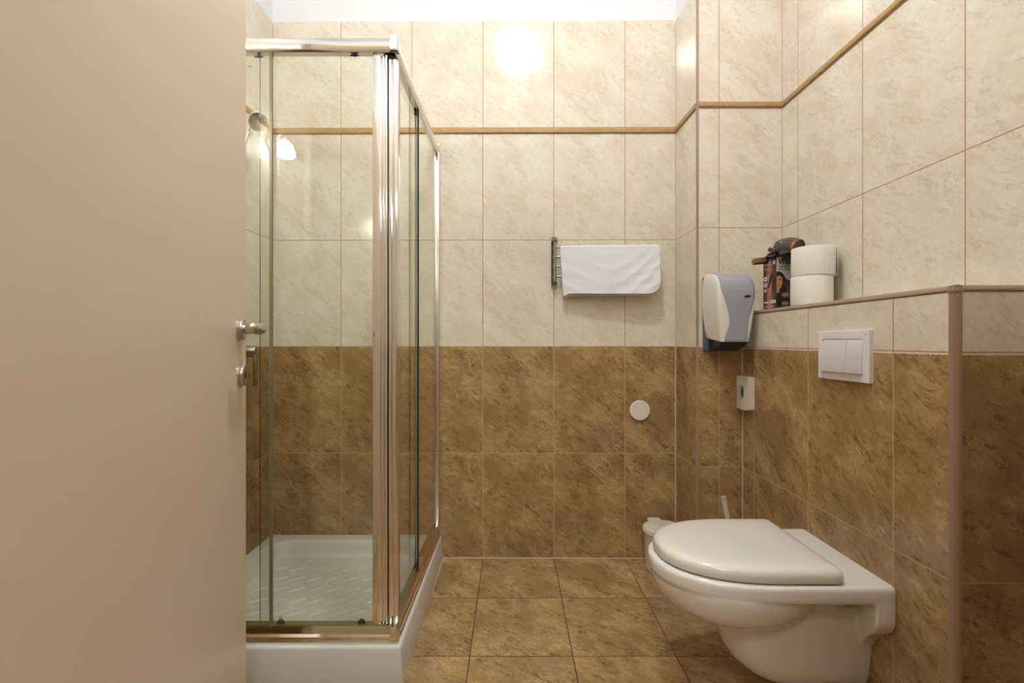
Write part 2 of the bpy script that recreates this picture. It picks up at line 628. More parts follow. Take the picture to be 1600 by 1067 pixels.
# half-height box in front of the right wall, its face and near end tiled
bm = bmesh.new()
uvl = bm.loops.layers.uv.new('UVMap')
x0, x1 = BX, RX - 0.001
box(bm, x0, x1, NY, CH - 0.0005, 0, LZ - 0.006)
ce = []
for e in bm.edges:
    m_ = (e.verts[0].co + e.verts[1].co) / 2
    left, near, topp = m_.x < x0 + 0.001, m_.y < NY + 0.001, m_.z > LZ - 0.01
    if left + near + topp == 2 and not (abs(m_.x - x1) < 0.001):
        ce.append(e)
bmesh.ops.bevel(bm, geom=ce, offset=0.011, segments=1, affect='EDGES')
for v in bm.verts:                      # the face leans with the room by a few millimetres
    v.co.x += 0.002 if v.co.y > 1.5 else -0.0025
for f in bm.faces:
    n_ = f.normal
    for l in f.loops:
        c = l.vert.co
        if abs(n_.x) > 0.5:
            l[uvl].uv = (1.488 - c.y, c.z)
        elif abs(n_.y) > 0.5:
            l[uvl].uv = (c.x - 0.9655 + 0.02, c.z)
        else:
            l[uvl].uv = (c.y - 1.488, c.x + 2.2 * 0 + 1.2)
struct(finish('wall_ledge', bm, M['tile_box']), 'half-height tiled box behind the toilet')


def quarter(name, p0, p1, r, m, nrm1, nrm2):
    """rounded PVC profile along an outer corner"""
    bm = bmesh.new()
    p0, p1 = Vector(p0), Vector(p1)
    a_, b_ = Vector(nrm1), Vector(nrm2)
    prof = []
    for i in range(9):
        t = i / 8 * PI / 2
        prof.append((-(a_ + b_) * r) + a_ * r * math.cos(t) * 1.0 + b_ * r * math.sin(t) * 1.0 + (a_ + b_) * 0.0015)
    prof.append(-(a_ + b_) * r * 0.9)
    prism(bm, [p0 + q for q in prof], p1 - p0)
    return struct(finish(name, bm, m, smooth=40))


lx0, lx1 = 0.9700, 0.9655
quarter('trim_1', (0.9655, NY, 0), (0.9655, NY, LZ), 0.0155, M['corner'], (-1, 0, 0), (0, -1, 0))
quarter('trim_2', (lx1, NY + 0.002, LZ), (lx0, CH, LZ), 0.0125, M['corner'], (-1, 0, 0), (0, 0, 1))
quarter('trim_3', (lx1 + 0.012, NY, LZ), (RX, NY, LZ), 0.0125, M['corner'], (0, -1, 0), (0, 0, 1))
quarter('trim_4', (CX, CH, 0), (CX, CH, CEIL), 0.0085, M['corner'], (-1, 0, 0), (0, -1, 0))
# rounded cap where the three profiles meet
bm = bmesh.new()
bmesh.ops.create_uvsphere(bm, u_segments=20, v_segments=12, radius=0.0145)
bmesh.ops.translate(bm, verts=bm.verts, vec=(0.9655 + 0.012, NY + 0.012, LZ - 0.0115))
struct(finish('trim_5', bm, M['corner'], smooth=60))

# border strip of narrow tiles, standing proud of the wall
ti = [5]


def strip(p0, p1, nrm, z0=1.999, z1=2.0245, t=0.007):
    ti[0] += 1
    bm = bmesh.new()
    p0, p1, nn = Vector((p0[0], p0[1], 0)), Vector((p1[0], p1[1], 0)), Vector((nrm[0], nrm[1], 0))
    prof = [(0, z0), (t * 0.8, z0), (t * 1.2, z0 + 0.004), (t * 1.2, z1 - 0.006), (t * 0.6, z1), (0, z1)]
    prism(bm, [p0 + nn * a_ + Vector((0, 0, b_)) for a_, b_ in prof], p1 - p0)
    return struct(finish('trim_%d' % ti[0], bm, M['strip'], smooth=30))


strip((LX, backY(LX)), (BCX, backY(BCX)), (0, -1))
strip((BCX, backY(BCX)), (CX, CH + 0.007), (-1, 0), 2.001, 2.0265)
strip((CX + 0.007, CH), (RX, CH), (0, -1), 2.004, 2.0265)
strip((RX, CH), (1.1305, 0.3), (-1, 0), 2.004, 2.0265)
strip((LX, 2.148), (-1.142, 0.3), (1, 0))


def caulk(p0, p1, wd=0.0045):
    ti[0] += 1
    bm = bmesh.new()
    tube(bm, [p0, p1], wd, n=8)
    return struct(finish('trim_%d' % ti[0], bm, M['caulk'], smooth=40))


caulk((BCX, backY(BCX), 0), (BCX, backY(BCX), 2.52), 0.0035)
caulk((BX + 0.002, CH, 0), (BX + 0.002, CH, LZ - 0.012), 0.0035)
caulk((RX, CH, LZ), (RX, CH, 2.52), 0.003)
caulk((LX, backY(LX), 0.105), (LX, backY(LX), 2.52), 0.003)
caulk((-0.322, backY(-0.322), 0), (BCX, backY(BCX), 0), 0.003)
caulk((BCX, backY(BCX), 0), (CX, CH, 0), 0.003)
caulk((-0.3225, 2.145, 0), (-0.3312, 1.36, 0), 0.0028)

# ------------------------------------------------------------------ open door at the left, with its hardware
DE = Vector((-0.684, 1.17, 0))                      # free edge, room side face
dd = Vector((0.302, -0.953, 0)).normalized()        # towards the hinges
dn = Vector((0.953, 0.302, 0)).normalized()         # out of the visible face


def D(t, out, z):
    return DE + dd * t + dn * out + Vector((0, 0, z))


bm = bmesh.new()
r = bmesh.ops.create_cube(bm, size=1.0)
for v in bm.verts:
    t = 0.0 if v.co.x < 0 else 0.86
    o_ = 0.0 if v.co.y > 0 else -0.04
    z = 0.012 if v.co.z < 0 else 2.03
    v.co = D(t, o_, z)
bmesh.ops.bevel(bm, geom=list(bm.edges), offset=0.0015, segments=2, affect='EDGES')
door = finish('door_1', bm, M['door'], None, origin=D(0.86, -0.02, 0.012), smooth=35)
tag(door, 'open beige door leaf reaching into the room from the left', 'door', kind='structure')


def roset(name, t, z, keyhole):
    bm = bmesh.new()
    lathe(bm, [(0, 0), (0.0262, 0), (0.0262, 0.004), (0.0245, 0.0055), (0.0245, 0.007), (0.0262, 0.008), (0.0258, 0.0105), (0.0235, 0.0125), (0, 0.0125)], D(t, 0, z), dn, 40)
    o = finish(name, bm, M['nickel'], door, smooth=30)
    if keyhole:
        b2 = bmesh.new()
        c = D(t, 0.0128, z)
        pts = []
        for i in range(16):
            a_ = 2 * PI * i / 16
            pts.append(c + dd * math.cos(a_) * 0.0035 + Vector((0, 0, math.sin(a_) * 0.0035 + (0.006 if math.sin(a_) >= 0 else -0.006))))
        prism(b2, pts, dn * 0.0006)
        finish('keyhole', b2, M['black'], o)
    return o


hz = P(0, 514, 1.105).z
roset('handle_rose', 0.066, hz, False)
roset('key_rose', 0.060, P(0, 586.5, 1.11).z, True)
bm = bmesh.new()
pts = [D(0.066, 0.010, hz), D(0.066, 0.028, hz)] + [D(0.066 + q.x, q.y, hz) for q in bez((0, 0.030, 0), (0.002, 0.050, 0), (0.030, 0.0510, 0), 10)] + [D(0.066 + s_, 0.0510, hz) for s_ in (0.055, 0.08, 0.1, 0.112, 0.119, 0.122)]
rad = [0.0120, 0.0120] + [0.0120 + 0.0016 * i / 10 for i in range(11)] + [0.0136, 0.0136, 0.0134, 0.0128, 0.0100, 0.004]
tube(bm, pts, rad, n=24)
finish('handle_lever', bm, M['nickel'], door, smooth=50)
# flat bright facet on the lever's side
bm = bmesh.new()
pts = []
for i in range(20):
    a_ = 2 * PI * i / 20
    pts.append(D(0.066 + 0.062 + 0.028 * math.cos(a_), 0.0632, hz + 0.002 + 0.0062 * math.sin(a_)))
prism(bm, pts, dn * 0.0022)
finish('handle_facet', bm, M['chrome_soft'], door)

# ------------------------------------------------------------------ shower tray
TX0, TX1, TY0, TY1, TZ = LX + 0.001, -0.331, 1.3525, 2.141, 0.111


def tray_height(x, y):
    rx0, rx1, ry0, ry1 = TX0 + 0.045, TX1 - 0.055, TY0 + 0.055, TY1 - 0.05
    cx, cy = (rx0 + rx1) / 2, (ry0 + ry1) / 2
    hx, hy = (rx1 - rx0) / 2, (ry1 - ry0) / 2
    rr = 0.09
    qx, qy = abs(x - cx) - hx + rr, abs(y - cy) - hy + rr
    sd = math.hypot(max(qx, 0), max(qy, 0)) + min(max(qx, qy), 0) - rr      # >0 outside basin
    wd = 0.042
    t = min(1, max(0, -sd / wd))
    t = t * t * (3 - 2 * t)
    z = TZ - 0.062 * t
    # slight fall towards the middle
    z -= 0.004 * min(1, max(0, (-sd - wd) / 0.2))
    if sd < -0.07:
        # raised anti-slip bars, two alternating directions
        px, py = 0.0735, 0.078
        for k, (ox, oy, ang, ln, hh) in enumerate(((0, 0, R(33), 0.027, 0.0042), (0.037, 0.039, R(-40), 0.012, 0.0024))):
            row = math.floor((y - oy - 1.4) / py + 0.5)
            sh = 0.5 * (row % 2) * px
            lx = (x - ox - sh) / px
            lx = (lx - math.floor(lx + 0.5)) * px
            ly = (y - oy - 1.4) - row * py
            a_ = lx * math.cos(ang) + ly * math.sin(ang)
            b_ = -lx * math.sin(ang) + ly * math.cos(ang)
            dd_ = math.hypot(max(abs(a_) - ln, 0), b_)
            if dd_ < 0.007:
                q = 1 - dd_ / 0.007
                z += hh * q * q * (3 - 2 * q)
    return z


bm = bmesh.new()
NXg, NYg = 230, 230
grid = []
for i in range(NXg + 1):
    colv = []
    for j in range(NYg + 1):
        x = TX0 + (TX1 - TX0) * i / NXg
        y = TY0 + (TY1 - TY0) * j / NYg
        z = tray_height(x, y)
        e = min(TX1 - x, y - TY0)
        if e < 0.008:
            z -= 0.008 - math.sqrt(max(0, 0.008 ** 2 - (0.008 - e) ** 2))
        colv.append(bm.verts.new((x, y, z)))
    grid.append(colv)
for i in range(NXg):
    for j in range(NYg):
        bm.faces.new((grid[i][j], grid[i + 1][j], grid[i + 1][j + 1], grid[i][j + 1]))
edge = [grid[i][0] for i in range(NXg + 1)] + [grid[NXg][j] for j in range(1, NYg + 1)] + [grid[i][NYg] for i in range(NXg - 1, -1, -1)] + [grid[0][j] for j in range(NYg - 1, 0, -1)]
low = []
for v in edge:
    x = v.co.x
    if x > TX1 - 1e-4:
        x += 0.0065
    low.append(bm.verts.new((x, v.co.y, 0.0)))
for i in range(len(edge)):
    j = (i + 1) % len(edge)
    bm.faces.new((edge[i], edge[j], low[j], low[i]))
bm.faces.new(low)
tray = finish('shower_tray', bm, M['tray'], None, origin=((TX0 + TX1) / 2, (TY0 + TY1) / 2, 0), smooth=50)
tag(tray, 'white square shower tray with raised anti-slip bars under the glass cabin', 'shower tray')

# ------------------------------------------------------------------ shower enclosure
FX, FYs = -0.3455, 1.3690         # outer corner of the frame
RB0, RB1 = 0.1125, 0.158          # bottom rail
RT0, RT1 = 1.896, 1.942           # top rail
GX1 = -0.729
sh = empty('shower_enclosure', (-0.74, 1.76, TZ))
tag(sh, 'chrome framed glass shower cabin with sliding corner doors', 'shower cabin')


def rail(name, p0, p1, out, z0, z1, depth, parent, top):
    """extruded rail with stepped, rounded profile; out = unit vector to the outside"""
    p0, p1, out = Vector((p0[0], p0[1], 0)), Vector((p1[0], p1[1], 0)), Vector((out[0], out[1], 0))
    h = z1 - z0
    if top:
        prof = [(-depth, z0 + 0.006), (-depth, z1), (-0.016, z1), (-0.009, z1 - 0.003), (-0.004, z1 - 0.008), (-0.001, z1 - 0.015), (0, z1 - 0.023), (-0.0005, z1 - 0.031), (-0.002, z0 + 0.007), (-0.005, z0 + 0.003), (-0.009, z0), (-depth + 0.004, z0)]
    else:
        prof = [(-depth, z0), (-depth, z1 - 0.006), (-depth + 0.004, z1), (-0.012, z1), (-0.009, z1 - 0.004), (-0.006, z1 - 0.022), (0, z1 - 0.028), (0, z0 + 0.008), (0.003, z0 + 0.004), (0.003, z0)]
    bm = bmesh.new()
    prism(bm, [p0 + out * a_ + Vector((0, 0, b_)) for a_, b_ in prof], p1 - p0)
    return finish(name, bm, M['chrome'], parent, smooth=32)


rail('top_rail', (LX + 0.004, FYs), (FX - 0.012, FYs), (0, -1), RT0, RT1, 0.034, sh, True)
rail('top_rail', (FX, FYs + 0.012), (FX + 0.0087, backY(FX) - 0.002), (1, 0), RT0, RT1, 0.034, sh, True)
rail('bottom_rail', (LX + 0.004, FYs), (FX - 0.012, FYs), (0, -1), RB0, RB1, 0.034, sh, False)
rail('bottom_rail', (FX, FYs + 0.012), (FX + 0.0087, backY(FX) - 0.002), (1, 0), RB0, RB1, 0.034, sh, False)
for z0, z1, n_ in ((RT0 + 0.001, RT1 + 0.0005, 'corner_cap'), (RB0, RB1 + 0.003, 'corner_cap')):
    bm = bmesh.new()
    pts = [Vector((FX - 0.022, FYs - 0.003, z0)), Vector((FX - 0.006, FYs - 0.003, z0)), Vector((FX - 0.001, FYs - 0.001, z0)), Vector((FX + 0.003, FYs + 0.006, z0)),
           Vector((FX + 0.003, FYs + 0.024, z0)), Vector((FX - 0.036, FYs + 0.024, z0)), Vector((FX - 0.036, FYs + 0.008, z0)), Vector((FX - 0.022, FYs + 0.008, z0))]
    prism(bm, pts, (0, 0, z1 - z0))
    bmesh.ops.bevel(bm, geom=[e for e in bm.edges if abs(e.verts[0].co.z - e.verts[1].co.z) < 1e-5], offset=0.002, segments=2, affect='EDGES')
    finish(n_, bm, M['chrome'], sh, smooth=35)
# olive inner lips of the bottom rails
boxo('rail_lip', M['rail_inner'], sh, LX + 0.004, FX - 0.035, FYs + 0.010, FYs + 0.030, RB1, RB1 + 0.0035)
boxo('rail_lip', M['rail_inner'], sh, FX - 0.030, FX - 0.012, FYs + 0.03, 2.138, RB1, RB1 + 0.0035)


def pane(name, x0, x1, y0, y1, z0, z1, parent=sh):
    bm = bmesh.new()
    box(bm, x0, x1, y0, y1, z0, z1)
    thin_x = abs(x1 - x0) < abs(y1 - y0)
    for f in bm.faces:
        n_ = f.normal
        big = abs(n_.x) > 0.5 if thin_x else abs(n_.y) > 0.5
        f.material_index = 0 if big else 1
    return finish(name, bm, [M['glass'], M['glass_edge']], parent)


GZ0, GZ1 = RB1 - 0.012, RT0 + 0.01
yf, yd = FYs + 0.010, FYs + 0.024       # fixed and sliding planes, front
xf, xd = FX - 0.008, FX - 0.026         # fixed and sliding planes, side
p = pane('fixed_pane', LX + 0.008, GX1 - 0.005, yf, yf + 0.005, GZ0, GZ1)
boxo('pane_edge_seal', M['seal'], p, GX1 - 0.007, GX1 + 0.002, yf - 0.001, yf + 0.007, GZ0 + 0.002, GZ1, 0.0008, 1)
mk = text_mesh('glass_mark', 'co', 0.014, M['mark'], p, P(386, 106, yf), (1, 0, 0), (0, 0, 1))
slide = pane('sliding_door', -0.7725, -0.424, yd, yd + 0.005, GZ0, GZ1)
text_mesh('glass_mark', 'cc', 0.014, M['mark'], slide, P(435, 966, yd), (1, 0, 0), (0, 0, 1))
p2 = pane('fixed_pane', xf - 0.003, xf + 0.002, 1.716, 2.13, GZ0, GZ1)
boxo('pane_edge_seal', M['glass_edge'], p2, xf - 0.0035, xf + 0.003, 1.7125, 1.7165, GZ0 + 0.002, GZ1 - 0.01)
slide2 = pane('sliding_door', xd - 0.003, xd + 0.002, 1.425, 1.757, GZ0, GZ1)
boxo('door_edge_seal', M['seal'], slide2, xd - 0.004, xd + 0.003, 1.755, 1.760, GZ0 + 0.002, GZ1 - 0.01)


def ribbed(name, parent, x0, x1, y0, y1, z0, z1, ribs, side):
    """vertical chrome profile with ribs: ribs = list of (start, end, proud) along the width"""
    bm = bmesh.new()
    box(bm, x0, x1, y0, y1, z0, z1, 0.0015, 2)
    for a_, b_, pr in ribs:
        if side == 'front':
            X0, X1 = x0 + (x1 - x0) * a_, x0 + (x1 - x0) * b_
            box(bm, X0, X1, y0 - pr, y0 + 0.004, z0, z1, min(0.002, (X1 - X0) * 0.35), 3)
        else:
            Y0_, Y1_ = y0 + (y1 - y0) * a_, y0 + (y1 - y0) * b_
            box(bm, x1 - 0.004, x1 + pr, Y0_, Y1_, z0, z1, min(0.002, (Y1_ - Y0_) * 0.35), 3)
    return finish(name, bm, M['chrome'], parent, smooth=35)


ZP0, ZP1 = RB1 + 0.002, RT0 - 0.004
# leading profile of the front door: wide flat face, then two narrow ribs
ribbed('door_profile', slide, -0.4245, -0.3790, yd - 0.006, yd + 0.016, ZP0, ZP1, [(0.0, 0.56, 0.004), (0.62, 0.78, 0.002), (0.84, 1.0, 0.004)], 'front')
# leading profile of the side door, seen edge on
ribbed('door_profile', slide2, -0.3765, -0.3510, yd - 0.004, yd + 0.036, ZP0, ZP1 - 0.012, [(0.0, 0.45, 0.002)], 'side')
bm = bmesh.new()
for a_, b_ in ((-0.3755, -0.3665), (-0.3635, -0.3515)):
    box(bm, a_, b_, yd - 0.009, yd + 0.0, ZP0, ZP1 - 0.012, 0.002, 3)
finish('door_profile_rib', bm, M['chrome'], slide2, smooth=35)
boxo('magnetic_seal', M['black_soft'], slide2, -0.3790, -0.3762, yd - 0.002, yd + 0.006, ZP0, ZP1 - 0.006)
# wall profiles
boxo('wall_profile', M['chrome_soft'], sh, FX - 0.012, FX + 0.006, 2.118, 2.1445, RB1 - 0.03, RT1 - 0.0, 0.002, 2)
boxo('wall_profile', M['chrome_soft'], sh, LX + 0.001, LX + 0.02, yf - 0.008, yf + 0.012, RB1, RT0, 0.002, 2)
# rollers, dark with limescale and grime
for (x, y, z, par, ax) in ((P(440, 0, yd).x, yd - 0.006, RB1 + 0.005, slide, 'x'), (P(566, 0, yd).x, yd - 0.006, RB1 + 0.006, slide, 'x'),
                           (P(406, 0, yd).x, yd - 0.006, RT0 - 0.006, slide, 'x'), (P(555, 0, yd).x, yd - 0.006, RT0 - 0.002, slide, 'x'),
                           (xd + 0.006, 1.735, RB1 + 0.012, slide2, 'y'), (xd + 0.004, 1.46, RB1 + 0.012, slide2, 'y'),
                           (xd + 0.004, 1.735, RT0 - 0.006, slide2, 'y')):
    bm = bmesh.new()
    big = 1.0 if z < 1 else 0.5
    lathe(bm, [(0, -0.005), (0.008 * big, -0.005), (0.011 * big, -0.002), (0.011 * big, 0.002), (0.008 * big, 0.005), (0, 0.005)], (x, y, z), (0, 1, 0) if ax == 'x' else (1, 0, 0), 18)
    box(bm, x - (0.012 if ax == 'x' else 0.003), x + (0.012 if ax == 'x' else 0.003), y - (0.003 if ax == 'x' else 0.012), y + (0.003 if ax == 'x' else 0.012), z - 0.007 * big, z - 0.001)
    finish('roller', bm, M['grime'], par, smooth=35)
# dark end blocks under the profiles at the corner
boxo('profile_foot', M['grime'], slide, -0.424, -0.381, yd - 0.007, yd + 0.012, RB1 + 0.001, RB1 + 0.010, 0.002, 2)
boxo('profile_foot', M['grime'], slide2, -0.383, -0.352, yd - 0.006, yd + 0.03, RB1 + 0.001, RB1 + 0.026, 0.004, 2)
boxo('profile_head', M['black_soft'], slide2, -0.392, -0.356, yd - 0.004, yd + 0.03, RT0 - 0.016, RT0 + 0.001, 0.003, 2)

# ------------------------------------------------------------------ shower mixer and hand shower on the left wall
mx = empty('shower_mixer', (LX, 1.86, 0.985))
tag(mx, 'chrome shower mixer tap with a lever hanging down on the left wall', 'tap')
mz = P(0, 549, 1.84).z
bm = bmesh.new()
tube(bm, [(LX + 0.038, 1.73, mz), (LX + 0.038, 1.905, mz)], 0.021, n=24)
tube(bm, [(LX + 0.001, 1.785, mz), (LX + 0.038, 1.785, mz)], 0.014, n=20)
tube(bm, [(LX + 0.001, 1.89, mz), (LX + 0.038, 1.89, mz)], 0.014, n=20)
tube(bm, [(LX + 0.03, 1.86, mz), (LX + 0.052, 1.86, mz)], 0.0245, n=28)
finish('tap_body', bm, M['steel_dull'], mx, smooth=45)
for y in (1.785, 1.89):
    bm = bmesh.new()
    lathe(bm, [(0, 0.0), (0.032, 0.0), (0.031, 0.006), (0.015, 0.012), (0, 0.012)], (LX + 0.001, y, mz), (1, 0, 0), 28)
    finish('wall_rosette', bm, M['chrome'], mx, smooth=40)
bm = bmesh.new()
tube(bm, [(LX + 0.052, 1.86, mz), (LX + 0.084, 1.86, mz), (LX + 0.089, 1.86, mz)], [0.0235, 0.0235, 0.020], n=28)
box(bm, LX + 0.077, LX + 0.088, 1.849, 1.871, mz - 0.142, mz + 0.005, 0.003, 2)
finish('tap_lever', bm, M['steel_dull'], mx, smooth=40)

hs = empty('hand_shower', (LX, 1.84, 1.80))
tag(hs, 'chrome hand shower in its wall holder inside the glass cabin', 'shower head')
hc = Vector((-1.022, 1.83, P(0, 190, 1.83).z))
hd = Vector((0.62, -0.45, -0.55)).normalized()
bm = bmesh.new()
lathe(bm, [(0, -0.030), (0.014, -0.029), (0.030, -0.020), (0.0375, -0.006), (0.0385, 0.0), (0.036, 0.004), (0, 0.004)], hc, hd, 36)
finish('shower_head', bm, M['chrome'], hs, smooth=45)
bm = bmesh.new()
s_, t_ = frame_of(hd)
for rr, n_ in ((0.008, 6), (0.017, 12), (0.026, 18)):
    for i in range(n_):
        a_ = 2 * PI * i / n_
        c = hc + hd * 0.0045 + (s_ * math.cos(a_) + t_ * math.sin(a_)) * rr
        tube(bm, [c, c + hd * 0.0022], 0.0014, n=6)
finish('nozzle_plate', bm, M['steel_dark'], hs)
bm = bmesh.new()
tube(bm, [hc - hd * 0.018, hc - hd * 0.03 + Vector((-0.02, 0.008, -0.02)), (LX + 0.050, 1.838, hc.z - 0.075), (LX + 0.036, 1.834, hc.z - 0.15)], [0.0125, 0.0115, 0.0105, 0.0115], n=20)
finish('handle', bm, M['chrome'], hs, smooth=50)
bm = bmesh.new()
tube(bm, [(LX + 0.001, 1.838, hc.z - 0.09), (LX + 0.055, 1.838, hc.z - 0.085)], 0.012, n=18)
finish('holder', bm, M['chrome'], hs, smooth=45)
bm = bmesh.new()
pts = bez((LX + 0.036, 1.834, hc.z - 0.15), (LX + 0.03, 1.66, 0.50), (LX + 0.034, 1.80, mz - 0.022), 24)
tube(bm, pts, 0.006, n=10)
finish('hose', bm, M['chrome_soft'], hs, smooth=50)

# ------------------------------------------------------------------ towel rack and towel
ry = backY(0.2)
rk = empty('towel_rack', (P(866, 0, ry).x, ry, P(0, 451, ry).z))
tag(rk, 'dull steel swivel towel rack with four arms on the back wall', 'towel rack')
rx = P(866, 0, ry).x
zt, zb = P(0, 370, ry).z, P(0, 451, ry).z
for z0, z1 in ((zt - 0.028, zt), (zb, zb + 0.028)):
    bm = bmesh.new()
    box(bm, rx - 0.0145, rx + 0.0145, ry - 0.003, ry, z0, z1, 0.001, 1)
    o = finish('wall_plate', bm, M['steel_dull'], rk, smooth=35)
    bm = bmesh.new()
    lathe(bm, [(0, 0), (0.0035, 0), (0.003, 0.0012), (0, 0.0015)], (rx, ry - 0.003, z0 + (0.018 if z0 > 1.4 else 0.010)), (0, -1, 0), 14)
    finish('screw', bm, M['steel_dark'], o, smooth=40)
bm = bmesh.new()
box(bm, rx - 0.0145, rx - 0.003, ry - 0.004, ry, zb + 0.02, zt - 0.02)
finish('back_plate', bm, M['steel_dark'], rk)
bm = bmesh.new()
tube(bm, [(rx, ry - 0.026, zb + 0.026), (rx, ry - 0.026, zt - 0.026)], 0.0065, n=20)
finish('pivot_post', bm, M['steel_dull'], rk, smooth=45)
for z in (zt - 0.026, zb + 0.026):
    bm = bmesh.new()
    tube(bm, [(rx, ry - 0.026, z - 0.004), (rx, ry - 0.026, z + 0.004)], 0.0112, n=20)
    box(bm, rx - 0.0105, rx + 0.0105, ry - 0.027, ry, z - 0.0035, z + 0.0035)
    finish('bracket', bm, M['steel_dark'], rk, smooth=45)
arm_z = [P(0, yy, ry - 0.03).z for yy in (386.3, 401, 415.8, 431.6)]
for k_, z in enumerate(arm_z):
    bm = bmesh.new()
    tube(bm, [(rx, ry - 0.026, z - 0.008), (rx, ry - 0.026, z + 0.008)], 0.0088, n=20)
    ang = R(-4)
    tube(bm, [(rx + 0.004, ry - 0.027, z), (rx + 0.42 * math.cos(ang), ry - 0.027 + 0.42 * math.sin(ang), z)], 0.0047, n=14)
    bmesh.ops.create_uvsphere(bm, u_segments=14, v_segments=8, radius=0.006, matrix=Matrix.Translation((rx + 0.42 * math.cos(ang), ry - 0.027 + 0.42 * math.sin(ang), z)))
    finish('arm', bm, M['steel_dull'], rk, smooth=45)

# towel folded over the top arm
TYf = 2.052
tl, tr_ = P(877.5, 0, TYf).x, P(1032.5, 0, TYf).x
ttop = P(0, 380.5, TYf).z
tbot = P(0, 461, TYf).z
z_arm = arm_z[0]


def arm_y(x):
    return ry - 0.027 - (x - rx) * math.tan(R(4))


bm = bmesh.new()
NU, NV = 110, 120
rows = []
for j in range(NV + 1):
    t = j / NV
    row = []
    for i in range(NU + 1):
        u = i / NU
        x = tl + (tr_ - tl) * u
        ya = arm_y(x)
        # drop of the front and back halves along the width
        fb = tbot + 0.004 + 0.010 * math.sin(u * PI) * 0 + 0.005 * (1 - u)
        if u < 0.06:
            fb = tbot - 0.003 + 0.01 * (u / 0.06)
        rnd = max(0, (u - 0.86) / 0.14)
        fb += 0.055 * (1 - math.sqrt(max(0, 1 - rnd ** 2.2)))
        bb = tbot - 0.001 + (0.05 * (1 - math.sqrt(max(0, 1 - max(0, (u - 0.90) / 0.10) ** 2.0)))) + 0.002 * u
        topz = ttop - 0.004 * max(0, (u - 0.92) / 0.08) ** 2
        rr = 0.0085
        # path: front bottom -> up -> over -> back bottom
        if t < 0.47:
            s = t / 0.47
            z = fb + (topz - rr - fb) * s
            y = ya - rr - 0.012 * (1 - s) ** 1.2
            dn_ = 1 - s
            # folds: swags hanging from the right-hand end, shallow dents on the left
            xm = (u - 0.50) * (tr_ - tl)
            q = (topz - z) + (3.2 if xm > 0 else 1.3) * xm * xm + 0.010 * math.sin(u * 9.0) + 0.006 * math.sin(u * 23.0 + z * 60)
            amp = min(1, dn_ * 2.2) * (0.35 + 0.65 * min(1, abs(u - 0.45) * 3.0)) * (1.0 if u > 0.5 else 0.6)
            fold = 0.0040 * (0.5 + 0.5 * math.sin(q * 88.0 - 1.0)) ** 1.5 * amp
            fold2 = 0.0022 * (0.5 + 0.5 * math.sin(u * 11.0 + dn_ * 5.0)) * dn_
            bulge = 0.012 * math.sin(min(1, u / 0.5) * PI / 2) * math.sin(dn_ * PI * 0.6) * 0.6
            y -= fold + fold2 + bulge
            # sides pulled in a little on the left, wavy hem on the right
            x += 0.014 * (dn_ ** 1.5) * (1 - u) ** 6 * 1.0
            x += 0.0025 * math.sin(dn_ * 22) * u ** 30
        elif t < 0.56:
            a_ = (t - 0.47) / 0.09 * PI
            y = ya - rr * math.cos(a_)
            z = topz - rr + rr * math.sin(a_)
        else:
            s = (t - 0.56) / 0.44
            z = topz - rr + (bb - topz + rr) * s
            y = ya + rr - 0.013 * s
            x -= 0.004 * u ** 10 * s
            x += 0.012 * s * (1 - u) ** 6
        row.append(bm.verts.new((x, y, z)))
    rows.append(row)
for j in range(NV):
    for i in range(NU):
        bm.faces.new((rows[j][i], rows[j][i + 1], rows[j + 1][i + 1], rows[j + 1][i]))
towel = finish('towel', bm, M['towel'], None, smooth=80)
tag(towel, 'small white towel folded over the rack on the back wall', 'towel')
so = towel.modifiers.new('thickness', 'SOLIDIFY')
so.thickness = 0.0045
so.offset = 0.0
sb = towel.modifiers.new('round', 'SUBSURF')
sb.levels = sb.render_levels = 1

# ------------------------------------------------------------------ white disc on the back wall
vc = P(999.5, 641, 2.137)
bm = bmesh.new()
lathe(bm, [(0, 0), (0.046, 0), (0.0475, 0.003), (0.0475, 0.007), (0.045, 0.0095), (0.034, 0.010), (0.033, 0.0088), (0, 0.0088)], (vc.x, backY(vc.x), vc.z), (0, -1, 0), 64)
o = finish('cover_disc', bm, M['vent'], smooth=40)
tag(o, 'round cream white cover plate on the brown tiles of the back wall', 'wall cap')

# ------------------------------------------------------------------ toilet
ty = 1.330


def ring(xf, xr, hw, a, z, n=72, pw=2.15, yc=ty, rc=0.012):
    """D shape: rounded front at xf, straight back at xr"""
    pts = []
    cx = xf + a
    # half ellipse part
    for i in range(n + 1):
        th = PI / 2 + PI * i / n
        c, s = math.cos(th), math.sin(th)
        x = cx + a * math.copysign(abs(c) ** (2 / pw), c)
        y = yc + hw * math.copysign(abs(s) ** (2 / pw), s)
        pts.append(Vector((x, y, z)))
    m_ = 8
    for i in range(1, m_ + 1):
        pts.append(Vector((cx + (xr - rc - cx) * i / m_, yc - hw, z)))
    for i in range(1, 5):
        t = i / 5 * PI / 2
        pts.append(Vector((xr - rc + rc * math.sin(t), yc - hw + rc * (1 - math.cos(t)), z)))
    for i in range(m_ + 1):
        pts.append(Vector((xr, yc - hw + rc + (2 * hw - 2 * rc) * i / m_, z)))
    for i in range(1, 5):
        t = i / 5 * PI / 2
        pts.append(Vector((xr - rc * (1 - math.cos(t)), yc + hw - rc + rc * math.sin(t), z)))
    for i in range(m_):
        pts.append(Vector((xr - rc + (cx - xr + rc) * i / m_, yc + hw, z)))
    return pts


WX = BX - 0.0005
bmt = bmesh.new()
